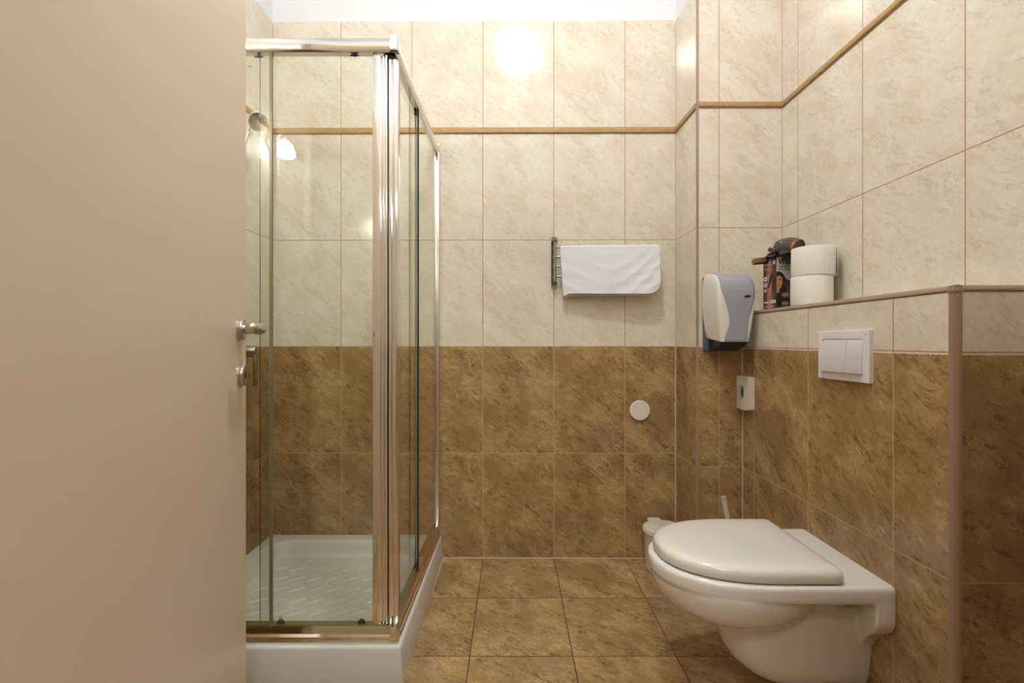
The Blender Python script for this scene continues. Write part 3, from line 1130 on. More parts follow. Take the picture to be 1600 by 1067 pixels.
# rim slab
loft(bmt, [ring(0.4040 + d, WX, 0.187 - e, 0.295, z, pw=2.25, rc=0.003) for z, d, e in ((0.352, 0.012, 0.010), (0.3575, 0.004, 0.003), (0.364, 0.0, 0.0), (0.386, -0.001, 0.0), (0.394, 0.001, 0.001), (0.3985, 0.006, 0.005), (0.400, 0.012, 0.010))])
# basin bulge
lay = []
for i in range(13):
    t = i / 12
    z = 0.3575 - 0.116 * t
    k_ = max(0.0, 1 - t ** 2.1) ** (1 / 2.1)
    a_ = 0.075 + 0.157 * k_
    hw = 0.075 + 0.108 * k_
    lay.append([Vector((0.642 - 0.028 * k_ * 0 + a_ * math.cos(q), ty + hw * math.sin(q), z)) for q in [2 * PI * j / 96 for j in range(96)]])
loft(bmt, lay)
# pedestal
ped = []
for z, xfr, hw, a_ in ((0.0745, 0.705, 0.068, 0.07), (0.0765, 0.690, 0.078, 0.08), (0.084, 0.674, 0.088, 0.09), (0.098, 0.653, 0.096, 0.10), (0.12, 0.631, 0.102, 0.11), (0.15, 0.613, 0.106, 0.12), (0.19, 0.599, 0.110, 0.12),
                       (0.23, 0.590, 0.114, 0.12), (0.27, 0.586, 0.118, 0.12), (0.31, 0.584, 0.122, 0.12), (0.355, 0.584, 0.125, 0.12)):
    ped.append(ring(xfr, WX, hw, a_, z, n=48, rc=0.003))
loft(bmt, ped)
# wall flange that widens to the full width of the rim
fl = []
for z, hw, xx in ((0.185, 0.100, 0.945), (0.205, 0.112, 0.936), (0.229, 0.125, 0.928), (0.247, 0.140, 0.923), (0.262, 0.157, 0.919), (0.278, 0.173, 0.917), (0.2935, 0.183, 0.917), (0.306, 0.187, 0.917), (0.36, 0.187, 0.917)):
    fl.append([Vector((xx, ty - hw, z)), Vector((WX, ty - hw, z)), Vector((WX, ty + hw, z)), Vector((xx, ty + hw, z))])
loft(bmt, fl)
bmesh.ops.recalc_face_normals(bmt, faces=bmt.faces)
me = bpy.data.meshes.new('bowl_raw')
bmt.to_mesh(me)
bmt.free()
raw = bpy.data.objects.new('bowl_raw', me)
COL.objects.link(raw)
rm = raw.modifiers.new('r', 'REMESH')
rm.mode = 'VOXEL'
rm.voxel_size = 0.0032
sm = raw.modifiers.new('s', 'SMOOTH')
sm.factor = 0.5
sm.iterations = 9
bpy.context.view_layer.update()
me2 = bpy.data.meshes.new_from_object(raw.evaluated_get(bpy.context.evaluated_depsgraph_get()))
bpy.data.objects.remove(raw)
toilet = empty('toilet', (0.70, ty, 0.0745))
tag(toilet, 'white wall-hung toilet with closed lid on the half-height tiled box', 'toilet')
bm = bmesh.new()
bm.from_mesh(me2)
bpy.data.meshes.remove(me2)
finish('bowl', bm, M['ceramic'], toilet, smooth=180)

# seat ring and lid
bm = bmesh.new()
loft(bm, [ring(0.436 + d, 0.842, 0.166 - d, 0.27 - d, z, rc=0.02) for z, d in ((0.3995, 0.002), (0.4010, 0.0), (0.4045, 0.0), (0.4050, 0.001))])
finish('seat', bm, M['seat'], toilet, smooth=40)
bm = bmesh.new()
prof = [(0.4045, 0.006), (0.4042, 0.003), (0.4055, 0.0008), (0.4085, 0.0), (0.4200, 0.0), (0.4265, 0.0012), (0.4318, 0.0045), (0.4360, 0.0095), (0.4392, 0.0165), (0.4412, 0.0255), (0.4424, 0.038), (0.4431, 0.055), (0.4435, 0.080), (0.4436, 0.110)]
loft(bm, [ring(0.4205 + d, 0.8505 - d, 0.1780 - d, 0.280 - d, z, pw=2.3, rc=max(0.004, 0.022 - d * 0.5) if d < 0.04 else 0.004) for z, d in prof])
bm.faces.ensure_lookup_table()
finish('lid', bm, M['seat'], toilet, smooth=60)
for s_ in (-1, 1):
    bm = bmesh.new()
    tube(bm, [(0.853, ty + s_ * 0.078 - 0.018, 0.408), (0.853, ty + s_ * 0.078 + 0.018, 0.408)], 0.008, n=18)
    finish('hinge', bm, M['seat'], toilet, smooth=45)
bm = bmesh.new()
hb = P(1323, 951.5, 1.193)
tube(bm, [(0.868, 1.193, hb.z), (0.902, 1.193, hb.z), (0.905, 1.193, hb.z)], [0.010, 0.010, 0.008], n=20)
box(bm, 0.872, 0.9, 1.193 - 0.004, 1.24, hb.z - 0.007, hb.z + 0.006, 0.002, 2)
finish('bolt_cover', bm, M['cream_pl'], toilet, smooth=45)

# ------------------------------------------------------------------ flush plate
fpX = 0.9668
fp = empty('flush_plate', (fpX, 1.318, 0.908))
tag(fp, 'pale square-edged flush plate with two buttons above the toilet', 'flush plate')
bm = bmesh.new()
y0, y1, z0, z1 = 1.217, 1.420, 0.9075, 1.0505
X = fpX - 0.0115
by0, by1, bz0, bz1 = 1.2395, 1.4005, 0.9295, 1.0275
rc4 = lambda p, q, c, d_, x_: [bm.verts.new((x_, p, c)), bm.verts.new((x_, q, c)), bm.verts.new((x_, q, d_)), bm.verts.new((x_, p, d_))]
o1, o2 = rc4(y0, y1, z0, z1, fpX), rc4(y0, y1, z0, z1, X + 0.001)
o3 = rc4(y0 + 0.001, y1 - 0.001, z0 + 0.001, z1 - 0.001, X)
i1, i2 = rc4(by0, by1, bz0, bz1, X), rc4(by0, by1, bz0, bz1, X + 0.0065)
for p_, q_ in ((o1, o2), (o2, o3), (o3, i1), (i1, i2)):
    for i in range(4):
        bm.faces.new((p_[i], p_[(i + 1) % 4], q_[(i + 1) % 4], q_[i]))
bm.faces.new(o1)
bm.faces.new(i2)
finish('plate', bm, M['flush'], fp)
ysp = 1.2985
for (ya, yb) in ((ysp + 0.0008, by1 - 0.001), (by0 + 0.001, ysp - 0.0008)):
    bm = bmesh.new()
    prof = [(X + 0.004, bz1 - 0.001), (X + 0.001, bz1 - 0.002), (X - 0.0105, bz0 + 0.003), (X - 0.0095, bz0 + 0.001), (X + 0.005, bz0 + 0.001)]
    prism(bm, [(a_, ya, b_) for a_, b_ in prof], (0, yb - ya, 0))
    bmesh.ops.bevel(bm, geom=list(bm.edges), offset=0.0006, segments=2, affect='EDGES')
    finish('button', bm, M['flush'], fp, smooth=35)
boxo('maker_mark', M['mark'], fp, X - 0.0002, X + 0.001, 1.224, 1.2325, 1.0385, 1.0400)

# ------------------------------------------------------------------ hygiene bag box
hb_ = empty('hygiene_bag_box', (BX + 0.002, 1.864, 0.74))
tag(hb_, 'small white wall box with an oval opening beside the toilet', 'bag dispenser')
hx0, hx1 = 0.9425, 0.9695
bm = bmesh.new()
hy0, hy1, hz0, hz1 = 1.819, 1.9105, 0.7415, 0.8775
# front panel with an oval hole, built as a ring of quads
cy_, cz_ = 1.868, 0.8135
n_ = 48
inner, outer = [], []
for i in range(n_):
    t = 2 * PI * i / n_
    iy, iz = cy_ + 0.0175 * math.cos(t), cz_ + 0.0265 * math.sin(t)
    c, s = math.cos(t), math.sin(t)
    kx = min(((hy1 - cy_) if c > 0 else (cy_ - hy0)) / max(abs(c), 1e-6), ((hz1 - cz_) if s > 0 else (cz_ - hz0)) / max(abs(s), 1e-6))
    inner.append((iy, iz))
    outer.append((cy_ + c * kx, cz_ + s * kx))
vi = [bm.verts.new((hx0, a_, b_)) for a_, b_ in inner]
vi2 = [bm.verts.new((hx0 + 0.006, a_, b_)) for a_, b_ in inner]
vo = [bm.verts.new((hx0, a_, b_)) for a_, b_ in outer]
vo2 = [bm.verts.new((hx1, a_, b_)) for a_, b_ in outer]
for i in range(n_):
    j = (i + 1) % n_
    bm.faces.new((vi[i], vi[j], vo[j], vo[i]))
    bm.faces.new((vi[i], vi[j], vi2[j], vi2[i]))
    bm.faces.new((vo[i], vo[j], vo2[j], vo2[i]))
bm.faces.new(vo2)
finish('casing', bm, M['cream_pl'], hb_)
bm = bmesh.new()
prism(bm, [(hx0 + 0.005, cy_ + 0.0185 * math.cos(t), cz_ + 0.0275 * math.sin(t)) for t in [2 * PI * i / 32 for i in range(32)]], (0.001, 0, 0))
finish('bag_stack', bm, M['bag'], hb_)

# ------------------------------------------------------------------ paper dispenser on the chase
dp = empty('paper_dispenser', (0.873, CH, 0.98))
tag(dp, 'white and blue-grey rounded paper dispenser on the chase by the ledge', 'dispenser')
DC = 0.869
zt_, zb_ = 1.300, 1.019


def lerp_tab(tab, z):
    if z >= tab[0][0]:
        return tab[0][1]
    for (a_, b_), (c, d_) in zip(tab[:-1], tab[1:]):
        if z >= c:
            t = (a_ - z) / (a_ - c)
            return b_ + (d_ - b_) * t
    return tab[-1][1]


dep = [(1.300, 0.020), (1.298, 0.050), (1.293, 0.083), (1.284, 0.112), (1.272, 0.132), (1.258, 0.145), (1.240, 0.153), (1.215, 0.158), (1.18, 0.159), (1.14, 0.157), (1.10, 0.153), (1.06, 0.150), (1.019, 0.148)]
wid = [(1.300, 0.060), (1.285, 0.067), (1.26, 0.072), (1.22, 0.074), (1.18, 0.0735), (1.12, 0.070), (1.06, 0.062), (1.019, 0.0555)]
# underside rises towards the wall on the white shell
def shell_ring(z, grow=0.0):
    d_, hw = lerp_tab(dep, z) + grow, lerp_tab(wid, z) + grow
    rc = min(0.016, d_ * 0.5)
    pts = [Vector((DC - hw, CH - 0.012, z))]
    for i in range(7):
        t = i / 6 * PI / 2
        pts.append(Vector((DC - hw + rc * (1 - math.cos(t)), CH - d_ + rc * (1 - math.sin(t)), z)))
    for i in range(7):
        t = i / 6 * PI / 2
        pts.append(Vector((DC + hw - rc * (1 - math.sin(t)), CH - d_ + rc * (1 - math.cos(t)), z)))
    pts.append(Vector((DC + hw, CH - 0.012, z)))
    return pts


zs = [1.300, 1.299, 1.297, 1.294, 1.290, 1.285, 1.279, 1.272, 1.264, 1.255, 1.245, 1.235, 1.22, 1.20, 1.18, 1.16, 1.14, 1.12, 1.10, 1.08, 1.06, 1.045, 1.032, 1.019]
bm = bmesh.new()
rings = []
for z in zs:
    rg = shell_ring(z)
    if z < 1.06:       # back lower edge cut up towards the wall
        for q in rg:
            back = 1 - (CH - 0.012 - q.y) / 0.13
            q.z += max(0, back) * 0.016 * (1.06 - z) / 0.041
    rings.append(rg)
loft(bm, rings)
finish('cover', bm, M['disp_white'], dp, smooth=40)
# hourglass shaped blue-grey front panel lying on the cover
bm = bmesh.new()
edge_l = [(1.300, -0.055), (1.285, -0.062), (1.26, -0.0640), (1.226, -0.0635), (1.195, -0.0535), (1.1646, -0.0425), (1.13, -0.0325), (1.10, -0.0275), (1.08, -0.0295), (1.0657, -0.0355), (1.04, -0.0435), (1.019, -0.0475)]
edge_r = [(1.300, 0.036), (1.290, 0.051), (1.27, 0.0625), (1.226, 0.0675), (1.19, 0.0645), (1.16, 0.0565), (1.12, 0.0475), (1.10, 0.0445), (1.06, 0.0425), (1.019, 0.042)]


def sm_tab(tab, z):
    return (lerp_tab(tab, z + 0.006) + lerp_tab(tab, z) + lerp_tab(tab, z - 0.006)) / 3


vg = []
zz = []
z = 1.2995
while z > 1.0185:
    zz.append(z)
    z -= 0.0035 if z < 1.285 else 0.0012
for z in zz:
    row = []
    L, Rr = sm_tab(edge_l, z), sm_tab(edge_r, z)
    hw, d_ = lerp_tab(wid, z), lerp_tab(dep, z)
    rc = min(0.016, d_ * 0.5)
    for i in range(25):
        xo = L + (Rr - L) * i / 24
        xo = max(-hw + 0.0005, min(hw - 0.0005, xo))
        ex = abs(xo) - (hw - rc)
        yy = d_ - (rc - math.sqrt(max(0, rc * rc - ex * ex)) if ex > 0 else 0)
        row.append(bm.verts.new((DC + xo, CH - yy - 0.0016, z + 0.0008)))
    vg.append(row)
for a_, b_ in zip(vg[:-1], vg[1:]):
    for i in range(24):
        bm.faces.new((a_[i], a_[i + 1], b_[i + 1], b_[i]))
o = finish('front_panel', bm, M['disp_grey'], dp, smooth=60)
so = o.modifiers.new('t', 'SOLIDIFY')
so.thickness = 0.0022
so.offset = 0.0
# badge
bc = P(1167.5, 463, CH - 0.1605)
bm = bmesh.new()
pts = [Vector((bc.x + 0.0125 * math.cos(t), CH - 0.1625, bc.z + 0.0055 * math.sin(t) + 0.001 * math.cos(t))) for t in [2 * PI * i / 32 for i in range(32)]]
prism(bm, pts, (0, 0.004, 0))
finish('badge', bm, M['black'], dp)
# slate back plate and dark lower mechanism
bm = bmesh.new()
box(bm, 0.7990, 0.930, CH - 0.013, CH - 0.001, 0.981, 1.288, 0.004, 3)
finish('back_plate', bm, M['disp_back'], dp, smooth=35)
bm = bmesh.new()
pr = [(CH - 0.012, 0.982), (CH - 0.05, 0.984), (CH - 0.120, 1.008), (CH - 0.125, 1.030), (CH - 0.012, 1.045)]
prism(bm, [(0.822, a_, b_) for a_, b_ in pr], (0.104, 0, 0))
bmesh.ops.bevel(bm, geom=list(bm.edges), offset=0.002, segments=2, affect='EDGES')
finish('cutter_base', bm, M['black_soft'], dp, smooth=35)

# ------------------------------------------------------------------ toilet paper on the ledge
def roll(name, cx, cy, z0, h, r, label):
    bm = bmesh.new()
    n_ = 64
    prof = [(0.021, 0.001), (r - 0.003, 0.0), (r - 0.0008, 0.0012), (r, 0.004), (r + 0.0004, h * 0.5), (r, h - 0.004), (r - 0.001, h - 0.001), (r - 0.003, h), (0.021, h), (0.021, 0.001)]
    lathe(bm, prof, (cx, cy, z0), (0, 0, 1), n_)
    for v in bm.verts:
        a_ = math.atan2(v.co.y - cy, v.co.x - cx)
        k_ = 1 + 0.006 * math.sin(3 * a_ + cx * 50) + 0.003 * math.sin(7 * a_)
        v.co.x = cx + (v.co.x - cx) * k_
        v.co.y = cy + (v.co.y - cy) * k_
    bmesh.ops.remove_doubles(bm, verts=bm.verts, dist=1e-5)
    o = finish(name, bm, M['paper'], None, origin=(cx, cy, z0), smooth=50)
    b2 = bmesh.new()
    lathe(b2, [(0.0205, 0.002), (0.0205, h - 0.002), (0.0195, h - 0.002), (0.0195, 0.002), (0.0205, 0.002)], (cx, cy, z0), (0, 0, 1), 24)
    finish('cardboard_core', b2, M['core'], o, smooth=40)
    return tag(o, label, 'toilet paper', 'toilet rolls stacked on the ledge')


RCX, RCY = 1.0475, 1.592
LT = LZ + 0.0018
r1 = roll('toilet_roll', RCX, RCY, LT, 0.1005, 0.0635, 'white toilet roll at the bottom of the pair, standing on the ledge')
r2 = roll('toilet_roll', RCX + 0.006, RCY, LT + 0.1010, 0.1005, 0.0665, 'white toilet roll lying on top of the other roll')
# loose end of the upper roll
bm = bmesh.new()
q = []
for i in range(12):
    t = i / 11
    a_ = R(-52 + 40 * t)
    rr = 0.0675 + 0.0050 * (1 - t) ** 1.3
    q.append((RCX + 0.006 + rr * math.cos(a_), RCY + rr * math.sin(a_)))
lo = [bm.verts.new((a_, b_, LT + 0.101 + 0.001)) for a_, b_ in q]
hi = [bm.verts.new((a_, b_, LT + 0.101 + 0.0995)) for a_, b_ in q]
for i in range(11):
    bm.faces.new((lo[i], lo[i + 1], hi[i + 1], hi[i]))
o = finish('loose_sheet', bm, M['paper'], r2, smooth=60)
so = o.modifiers.new('t', 'SOLIDIFY')
so.thickness = 0.0008

# ------------------------------------------------------------------ carton of the hair styler
A0 = Vector((0.9885, 1.700, LT))             # near corner between brown side and photo front
sdir = Vector((-0.0115, 0.0675, 0)).normalized()
fdir = Vector((0.0675, 0.0115, 0)).normalized()
SW, FW, BH = 0.0685, 0.100, 0.1925
up = Vector((0, 0, 1))
ct = empty('carton_box', A0 + sdir * SW / 2 + fdir * FW / 2)
tag(ct, 'upright copper and white hair dryer carton left of the toilet rolls', 'box')
bm = bmesh.new()
prism(bm, [A0, A0 + fdir * FW, A0 + fdir * FW + sdir * SW, A0 + sdir * SW], up * BH)
bm.faces.ensure_lookup_table()
finish('carton', bm, M['carton_w'], ct)
nf = -sdir
ns = -fdir


def on_front(a_, b_, off=0.0):
    return A0 + fdir * a_ + up * b_ + nf * off


def on_side(a_, b_, off=0.0):     # a_ runs from the far edge to the near corner
    return A0 + sdir * (SW - a_) + up * b_ + ns * off


def patch(name, fn, pts, m, off0=0.0003, off1=0.0006):
    bm = bmesh.new()
    nrm_ = fn(0, 0, 1) - fn(0, 0, 0)
    prism(bm, [fn(a_, b_, off0) for a_, b_ in pts], nrm_ * (off1 - off0))
    return finish(name, bm, m, ct)


def ell(cx, cy, rx, ry, n=24):
    return [(cx + rx * math.cos(2 * PI * i / n), cy + ry * math.sin(2 * PI * i / n)) for i in range(n)]


def rect(x0, x1, y0, y1):
    return [(x0, y0), (x1, y0), (x1, y1), (x0, y1)]


patch('copper_side', on_side, rect(0, SW, 0, BH), M['carton_s'], 0.0, 0.0004)
# photo on the front: dark hair over the lower part, half a face, brown streaks, copper badges
patch('hair_print', on_front, [(0, 0), (FW, 0), (FW, 0.118), (0.085, 0.112), (0.066, 0.120), (0.054, 0.104), (0.040, 0.110), (0.030, 0.126), (0.018, 0.136), (0.006, 0.138), (0, 0.134)], M['hair_k'], 0.0, 0.0004)
patch('face_print', on_front, [(0.0, 0.074), (0.010, 0.071), (0.019, 0.078), (0.024, 0.092), (0.025, 0.106), (0.019, 0.118), (0.009, 0.122), (0.0, 0.118)], M['skin'], 0.0004, 0.0007)
patch('neck_print', on_front, [(0.0, 0.056), (0.010, 0.058), (0.013, 0.073), (0.0, 0.076)], M['skin'], 0.0004, 0.0006)
patch('eye_print', on_front, ell(0.013, 0.107, 0.006, 0.0022), M['hair_k'], 0.0007, 0.0009)
patch('lip_print', on_front, ell(0.0105, 0.086, 0.005, 0.002), M['lips'], 0.0007, 0.0009)
for k_ in range(6):
    x_ = 0.030 + 0.009 * k_
    patch('hair_streak_print', on_front, [(x_, 0.100 - 0.002 * k_), (x_ + 0.004, 0.102 - 0.003 * k_), (x_ + 0.020, 0.064 - 0.003 * k_), (x_ + 0.030, 0.030), (x_ + 0.022, 0.034), (x_ + 0.013, 0.064)] if x_ < 0.069 else
          [(x_, 0.10), (x_ + 0.004, 0.10), (FW - 0.001, 0.06), (FW - 0.002, 0.05)], M['hair_b'], 0.0004, 0.0006)
for cyb in (0.050, 0.018):
    patch('badge_print', on_front, ell(0.036, cyb, 0.017, 0.0115), M['badge'], 0.0007, 0.0010)
    text_mesh('badge_lettering', '2200W' if cyb > 0.03 else 'IONIC', 0.0075, M['mark_w'], ct, on_front(0.023, cyb - 0.002, 0.0010), fdir, up, width=0.026)
text_mesh('front_lettering', 'VIVAX', 0.030, M['mark_k'], ct, on_front(0.0065, 0.1640), fdir, up, width=0.082, bold=0.0008)
text_mesh('front_small_lettering', 'HAIR DRYER', 0.0085, M['mark_k'], ct, on_front(0.0065, 0.1535), fdir, up, width=0.048)
text_mesh('front_model_lettering', 'HD-1600', 0.0125, M['mark_k'], ct, on_front(0.0065, 0.1415), fdir, up, width=0.047)
text_mesh('side_lettering', 'VIVAX', 0.0170, M['mark_w'], ct, on_side(0.004, 0.166), -sdir, up, width=0.036, bold=0.0005)
patch('side_seal_print', on_side, rect(0.050, 0.062, 0.166, 0.180), M['mark_w'])
text_mesh('side_small_lettering', 'hair dryer', 0.0085, M['mark_w'], ct, on_side(0.004, 0.151), -sdir, up, width=0.026)
text_mesh('side_model_lettering', 'Simplicity', 0.015, M['hair_k'], ct, on_side(0.004, 0.133), -sdir, up, width=0.050)
for cyb, rr in ((0.115, 0.0085), (0.092, 0.0085), (0.070, 0.0058)):
    patch('icon_print', on_side, ell(0.011, cyb, rr, rr), M['mark_w'])
    patch('icon_centre_print', on_side, ell(0.011, cyb, rr * 0.45, rr * 0.45), M['badge'], 0.0006, 0.0008)
patch('styler_print', on_side, [(0.026, 0.078), (0.030, 0.078), (0.046, 0.110), (0.052, 0.128), (0.046, 0.134), (0.036, 0.128), (0.028, 0.100)], M['hair_k'])
patch('styler_print', on_side, [(0.044, 0.064), (0.047, 0.064), (0.054, 0.090), (0.062, 0.100), (0.064, 0.118), (0.054, 0.124), (0.048, 0.104)], M['hair_k'], 0.0007, 0.0009)
patch('barcode_label', on_side, rect(0.036, 0.064, 0.020, 0.032), M['mark_w'])
for k_ in range(7):
    patch('barcode_bar', on_side, rect(0.040 + 0.0028 * k_, 0.0412 + 0.0028 * k_, 0.022, 0.030), M['barcode'], 0.0007, 0.0009)
for yy_, w0, w1 in ((0.050, 0.030, 0.062), (0.044, 0.004, 0.062), (0.038, 0.010, 0.062)):
    patch('fine_print', on_side, rect(w0, w1, yy_, yy_ + 0.0012), M['badge'], 0.0005, 0.0007)
patch('fine_print', on_side, rect(0.004, 0.028, 0.022, 0.027), M['mark_w'])
text_mesh('side_base_lettering', 'HD-1600', 0.0075, M['mark_w'], ct, on_side(0.004, 0.006), -sdir, up, width=0.052)

# ------------------------------------------------------------------ hair dryer lying on the carton
BT = LT + BH + 0.001
dr = empty('hair_dryer', (1.03, 1.715, BT))
tag(dr, 'dark bronze hair dryer with a copper intake grille lying on the carton', 'hair dryer')
g0 = P(1246.5, 388.5, 1.655)               # centre of the intake grille
ax = Vector((0.36, -0.86, -0.27)).normalized()
b0 = g0
bk = g0 - ax * 0.085 + Vector((-0.014, 0.004, -0.004))
nz_ = Vector((bk.x - 0.052, bk.y + 0.028, bk.z + 0.0))
bm = bmesh.new()
cl = [g0, g0 - ax * 0.010, g0 - ax * 0.028, g0 - ax * 0.050, g0 - ax * 0.068, g0 - ax * 0.082, g0 - ax * 0.088]
tube(bm, cl, [0.0345, 0.0370, 0.0385, 0.0360, 0.0310, 0.0235, 0.015], n=36)
bmesh.ops.recalc_face_normals(bm, faces=bm.faces)
finish('barrel', bm, M['dryer'], dr, smooth=50)
bm = bmesh.new()
lathe(bm, [(0, 0.001), (0.020, 0.0022), (0.030, 0.001), (0.0305, 0.0)], g0, ax, 40)
finish('intake_grille', bm, M['grille'], dr, smooth=60)
bm = bmesh.new()
lathe(bm, [(0.0305, -0.001), (0.0308, 0.003), (0.0345, 0.003), (0.0355, 0.0), (0.0355, -0.004)], g0, ax, 44)
finish('intake_ring', bm, M['ring'], dr, smooth=60)
# handle folded forwards and down over the front of the carton
bm = bmesh.new()
hpt = P(1226, 396, 1.662)
tube(bm, [hpt + Vector((0.012, 0.010, 0.006)), hpt + Vector((0.006, 0.0, -0.006)), P(1229, 404, 1.665), P(1235, 411, 1.668)], [0.020, 0.021, 0.0175, 0.012], n=24, ell=(1.0, 0.8))
finish('handle', bm, M['black'], dr, smooth=50)
bm = bmesh.new()
nc = P(1208, 390.8, 1.765)
q = (P(1213.5, 392, 1.755) - P(1200, 390, 1.775)).normalized()
s_, t_ = frame_of(q)
mtx = Matrix.Translation(nc) @ Matrix((q, s_, t_)).transposed().to_4x4()
box(bm, -0.017, 0.017, -0.009, 0.009, -0.0085, 0.0085, 0.004, 3, mtx)
finish('nozzle', bm, M['dryer'], dr, smooth=40)
bm = bmesh.new()
cpts = [P(1214, 398, 1.72), P(1208, 396.5, 1.715), P(1202, 399, 1.71), P(1199, 402, 1.712), P(1204, 402, 1.705), P(1211, 398.5, 1.70), P(1216, 400, 1.705)]
tube(bm, cpts, 0.0068, n=12)
tube(bm, [c_ + Vector((0.003, 0.012, 0.004)) for c_ in cpts], 0.0060, n=12)
finish('power_cord', bm, M['black'], dr, smooth=50)

st_ = empty('hair_straightener', P(1195, 406, 1.76))
tag(st_, 'black hair straightener with amber tip sticking out left over the carton', 'hair straightener')
bm = bmesh.new()
e0, e1 = P(1176.5, 408.2, 1.755), P(1196, 406.0, 1.75)
q = (e1 - e0).normalized()
s_, t_ = frame_of(q)
# amber end with rounded tip
prof = []
for i in range(9):
    a_ = PI / 2 + PI * i / 8
    prof.append((0.006 + 0.010 * math.cos(a_) * 0.9, 0.0098 * math.sin(a_)))
prof += [((e1 - e0).length, -0.0098), ((e1 - e0).length, 0.0098)]
prism(bm, [e0 + q * a_ + t_ * b_ + s_ * -0.010 for a_, b_ in prof], s_ * 0.020)
bmesh.ops.bevel(bm, geom=list(bm.edges), offset=0.0022, segments=2, affect='EDGES')
finish('amber_tip', bm, M['amber'], st_, smooth=40)
bm = bmesh.new()
prism(bm, [e0 + q * (a_ + 0.004) + t_ * (b_ * 0.35 - 0.0108) + s_ * -0.0105 for a_, b_ in prof], s_ * 0.021)
bm2 = P(1208, 404.5, 1.735)
tube(bm, [e1 - q * 0.006 + t_ * 0.0, e1 + q * 0.01, bm2 + Vector((0, 0, -0.000)), P(1228, 403, 1.738)], [0.0085, 0.0115, 0.012, 0.012], n=20)
finish('arm', bm, M['black'], st_, smooth=45)

# ------------------------------------------------------------------ waste bin and toilet brush
bx_, by_ = 0.680, 2.030
bn = empty('waste_bin', (bx_, by_, 0))
tag(bn, 'small cream pedal bin with domed lid behind the toilet', 'bin')
bm = bmesh.new()
lathe(bm, [(0, 0.001), (0.076, 0.001), (0.080, 0.005), (0.081, 0.012), (0.0875, 0.165), (0.0875, 0.170), (0, 0.170)], (bx_, by_, 0), (0, 0, 1), 56)
finish('bin_body', bm, M['cream_pl'], bn, smooth=40)
bm = bmesh.new()
lathe(bm, [(0, 0.170), (0.093, 0.170), (0.0945, 0.172), (0.0945, 0.181), (0.091, 0.184), (0.0925, 0.1865), (0.091, 0.190), (0.080, 0.1945), (0.055, 0.198), (0, 0.200)], (bx_, by_, 0), (0, 0, 1), 56)
finish('bin_lid', bm, M['cream_pl'], bn, smooth=40)
boxo('lid_hinge', M['cream_pl'], bn, bx_ - 0.050, bx_ + 0.008, by_ + 0.070, by_ + 0.098, 0.182, 0.1995, 0.004, 3)
boxo('pedal', M['cream_pl'], bn, bx_ - 0.022, bx_ + 0.022, by_ - 0.112, by_ - 0.072, 0.003, 0.015, 0.003, 3)

tb = empty('toilet_brush', (0.905, 1.79, 0))
tag(tb, 'white toilet brush whose tilted handle rises behind the toilet', 'toilet brush')
bm = bmesh.new()
lathe(bm, [(0, 0.001), (0.052, 0.001), (0.054, 0.006), (0.048, 0.10), (0.044, 0.135), (0.040, 0.137), (0.040, 0.12), (0, 0.11)], (0.890, 1.79, 0), (0, 0, 1), 40)
finish('holder', bm, M['cream_pl'], tb, smooth=40)
h0, h1 = Vector((0.888, 1.79, 0.115)), P(1130, 776.5, 1.79)
bm = bmesh.new()
dirh = (h1 - h0)
s_ = Vector((0, 1, 0))
L_ = dirh.length
dq = dirh.normalized()
wv_ = dq.cross(s_).normalized()
# flat strap handle with a hanging hole near the top
hw0, hw1 = 0.0052, 0.0085
top_c = h1 - dq * 0.012
ringo, ringi = [], []
prof = [(-hw0, 0.0), (hw0, 0.0)]
n_ = 20
hole = [(0.0038 * math.cos(2 * PI * i / n_), L_ - 0.0115 + 0.0055 * math.sin(2 * PI * i / n_)) for i in range(n_)]
out_ = []
for i in range(n_):
    t = 2 * PI * i / n_
    c, s = math.cos(t), math.sin(t)
    kx = min(0.0085 / max(abs(c), 1e-6), 0.0115 / max(abs(s), 1e-6))
    out_.append((c * kx, L_ - 0.0115 + s * kx))


def HP(a_, b_, o_):
    return h0 + dq * b_ + wv_ * a_ + s_ * o_


for o_ in (-0.0035, 0.0035):
    pass
vi0 = [[bm.verts.new(HP(a_, b_, o_)) for a_, b_ in hole] for o_ in (-0.0035, 0.0035)]
vo0 = [[bm.verts.new(HP(a_, b_, o_)) for a_, b_ in out_] for o_ in (-0.0035, 0.0035)]
for i in range(n_):
    j = (i + 1) % n_
    for k_ in (0, 1):
        bm.faces.new((vi0[k_][i], vi0[k_][j], vo0[k_][j], vo0[k_][i]))
    bm.faces.new((vi0[0][i], vi0[0][j], vi0[1][j], vi0[1][i]))
    bm.faces.new((vo0[0][i], vo0[0][j], vo0[1][j], vo0[1][i]))
prism(bm, [HP(-hw0, 0, -0.0035), HP(hw0, 0, -0.0035), HP(0.0085, L_ - 0.0228, -0.0035), HP(-0.0085, L_ - 0.0228, -0.0035)], s_ * 0.007)
box(bm, -0.0085, 0.0085, -0.005, 0.0035, -0.002, 0.004, 0.0015, 2, Matrix.Translation(h1) @ Matrix((wv_, s_, dq)).transposed().to_4x4())
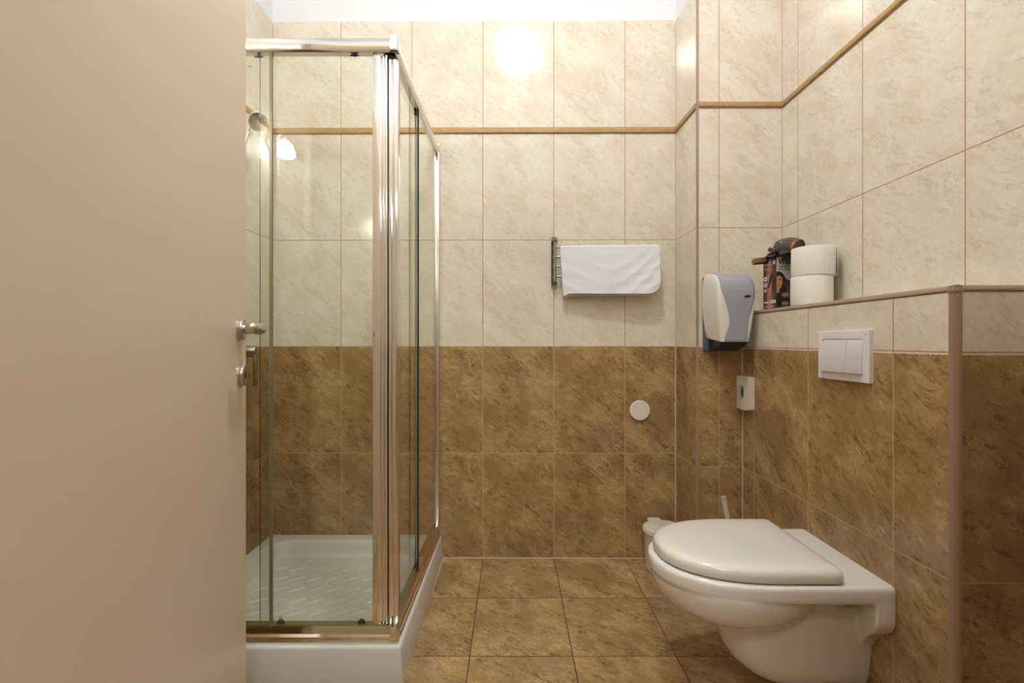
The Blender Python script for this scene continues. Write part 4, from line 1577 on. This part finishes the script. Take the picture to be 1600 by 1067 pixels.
finish('handle', bm, M['white_pl'], tb, smooth=35)

# ------------------------------------------------------------------ lamps: ceiling lamp above the frame, wall lamp behind the door
cl_ = empty('ceiling_lamp', (0.048, 0.85, CEIL - 0.25))
tag(cl_, 'frosted glass ceiling lamp above the room, reflected in the top tiles', 'lamp')
lc = Vector((0.048, 0.85, 0.258))
bm = bmesh.new()
lathe(bm, [(0, 2.872), (0.02, 2.874), (0.045, 2.885), (0.075, 2.905), (0.10, 2.93), (0.118, 2.96), (0.124, 2.985), (0.118, 3.005), (0.09, 3.02), (0.055, 3.03), (0, 3.032)], lc, (0, 0, 1), 40)
finish('lamp_shade', bm, LAMPMAT, cl_, smooth=60)
bm = bmesh.new()
lathe(bm, [(0, 3.032), (0.05, 3.032), (0.06, 3.05), (0.065, CEIL - 0.259), (0, CEIL - 0.259)], lc, (0, 0, 1), 32)
lathe(bm, [(0.05, 3.034), (0.132, 3.030), (0.134, 3.026), (0.134, 2.962), (0.131, 2.958), (0.130, 2.962), (0.130, 3.022), (0.05, 3.030)], lc, (0, 0, 1), 48)  # band added around the glass to cut lamp spill on the upper walls
finish('mount_and_spill_band', bm, M['chrome_soft'], cl_, smooth=45)

wl = empty('wall_lamp', (-1.137, 0.62, 1.92))
tag(wl, 'wall lamp with a bell shaped glass shade, reflected in the shower glass', 'lamp')
wc = Vector((-1.082, 0.62, 0))
bm = bmesh.new()
lathe(bm, [(0, 1.900), (0.042, 1.902), (0.048, 1.910), (0.046, 1.928), (0.038, 1.950), (0.024, 1.970), (0.011, 1.978), (0, 1.979)], wc, (0, 0, 1), 36)
finish('lamp_shade', bm, SCONCEMAT, wl, smooth=60)
bm = bmesh.new()
tube(bm, bez((-1.136, 0.62, 1.95), (-1.10, 0.62, 2.05), (-1.082, 0.62, 1.98), 10), 0.006, n=12)
lathe(bm, [(0, 0.0), (0.045, 0.0), (0.040, 0.012), (0, 0.014)], (-1.1385, 0.62, 1.95), (1, 0, 0), 28)
finish('bracket_arm', bm, M['chrome'], wl, smooth=45)
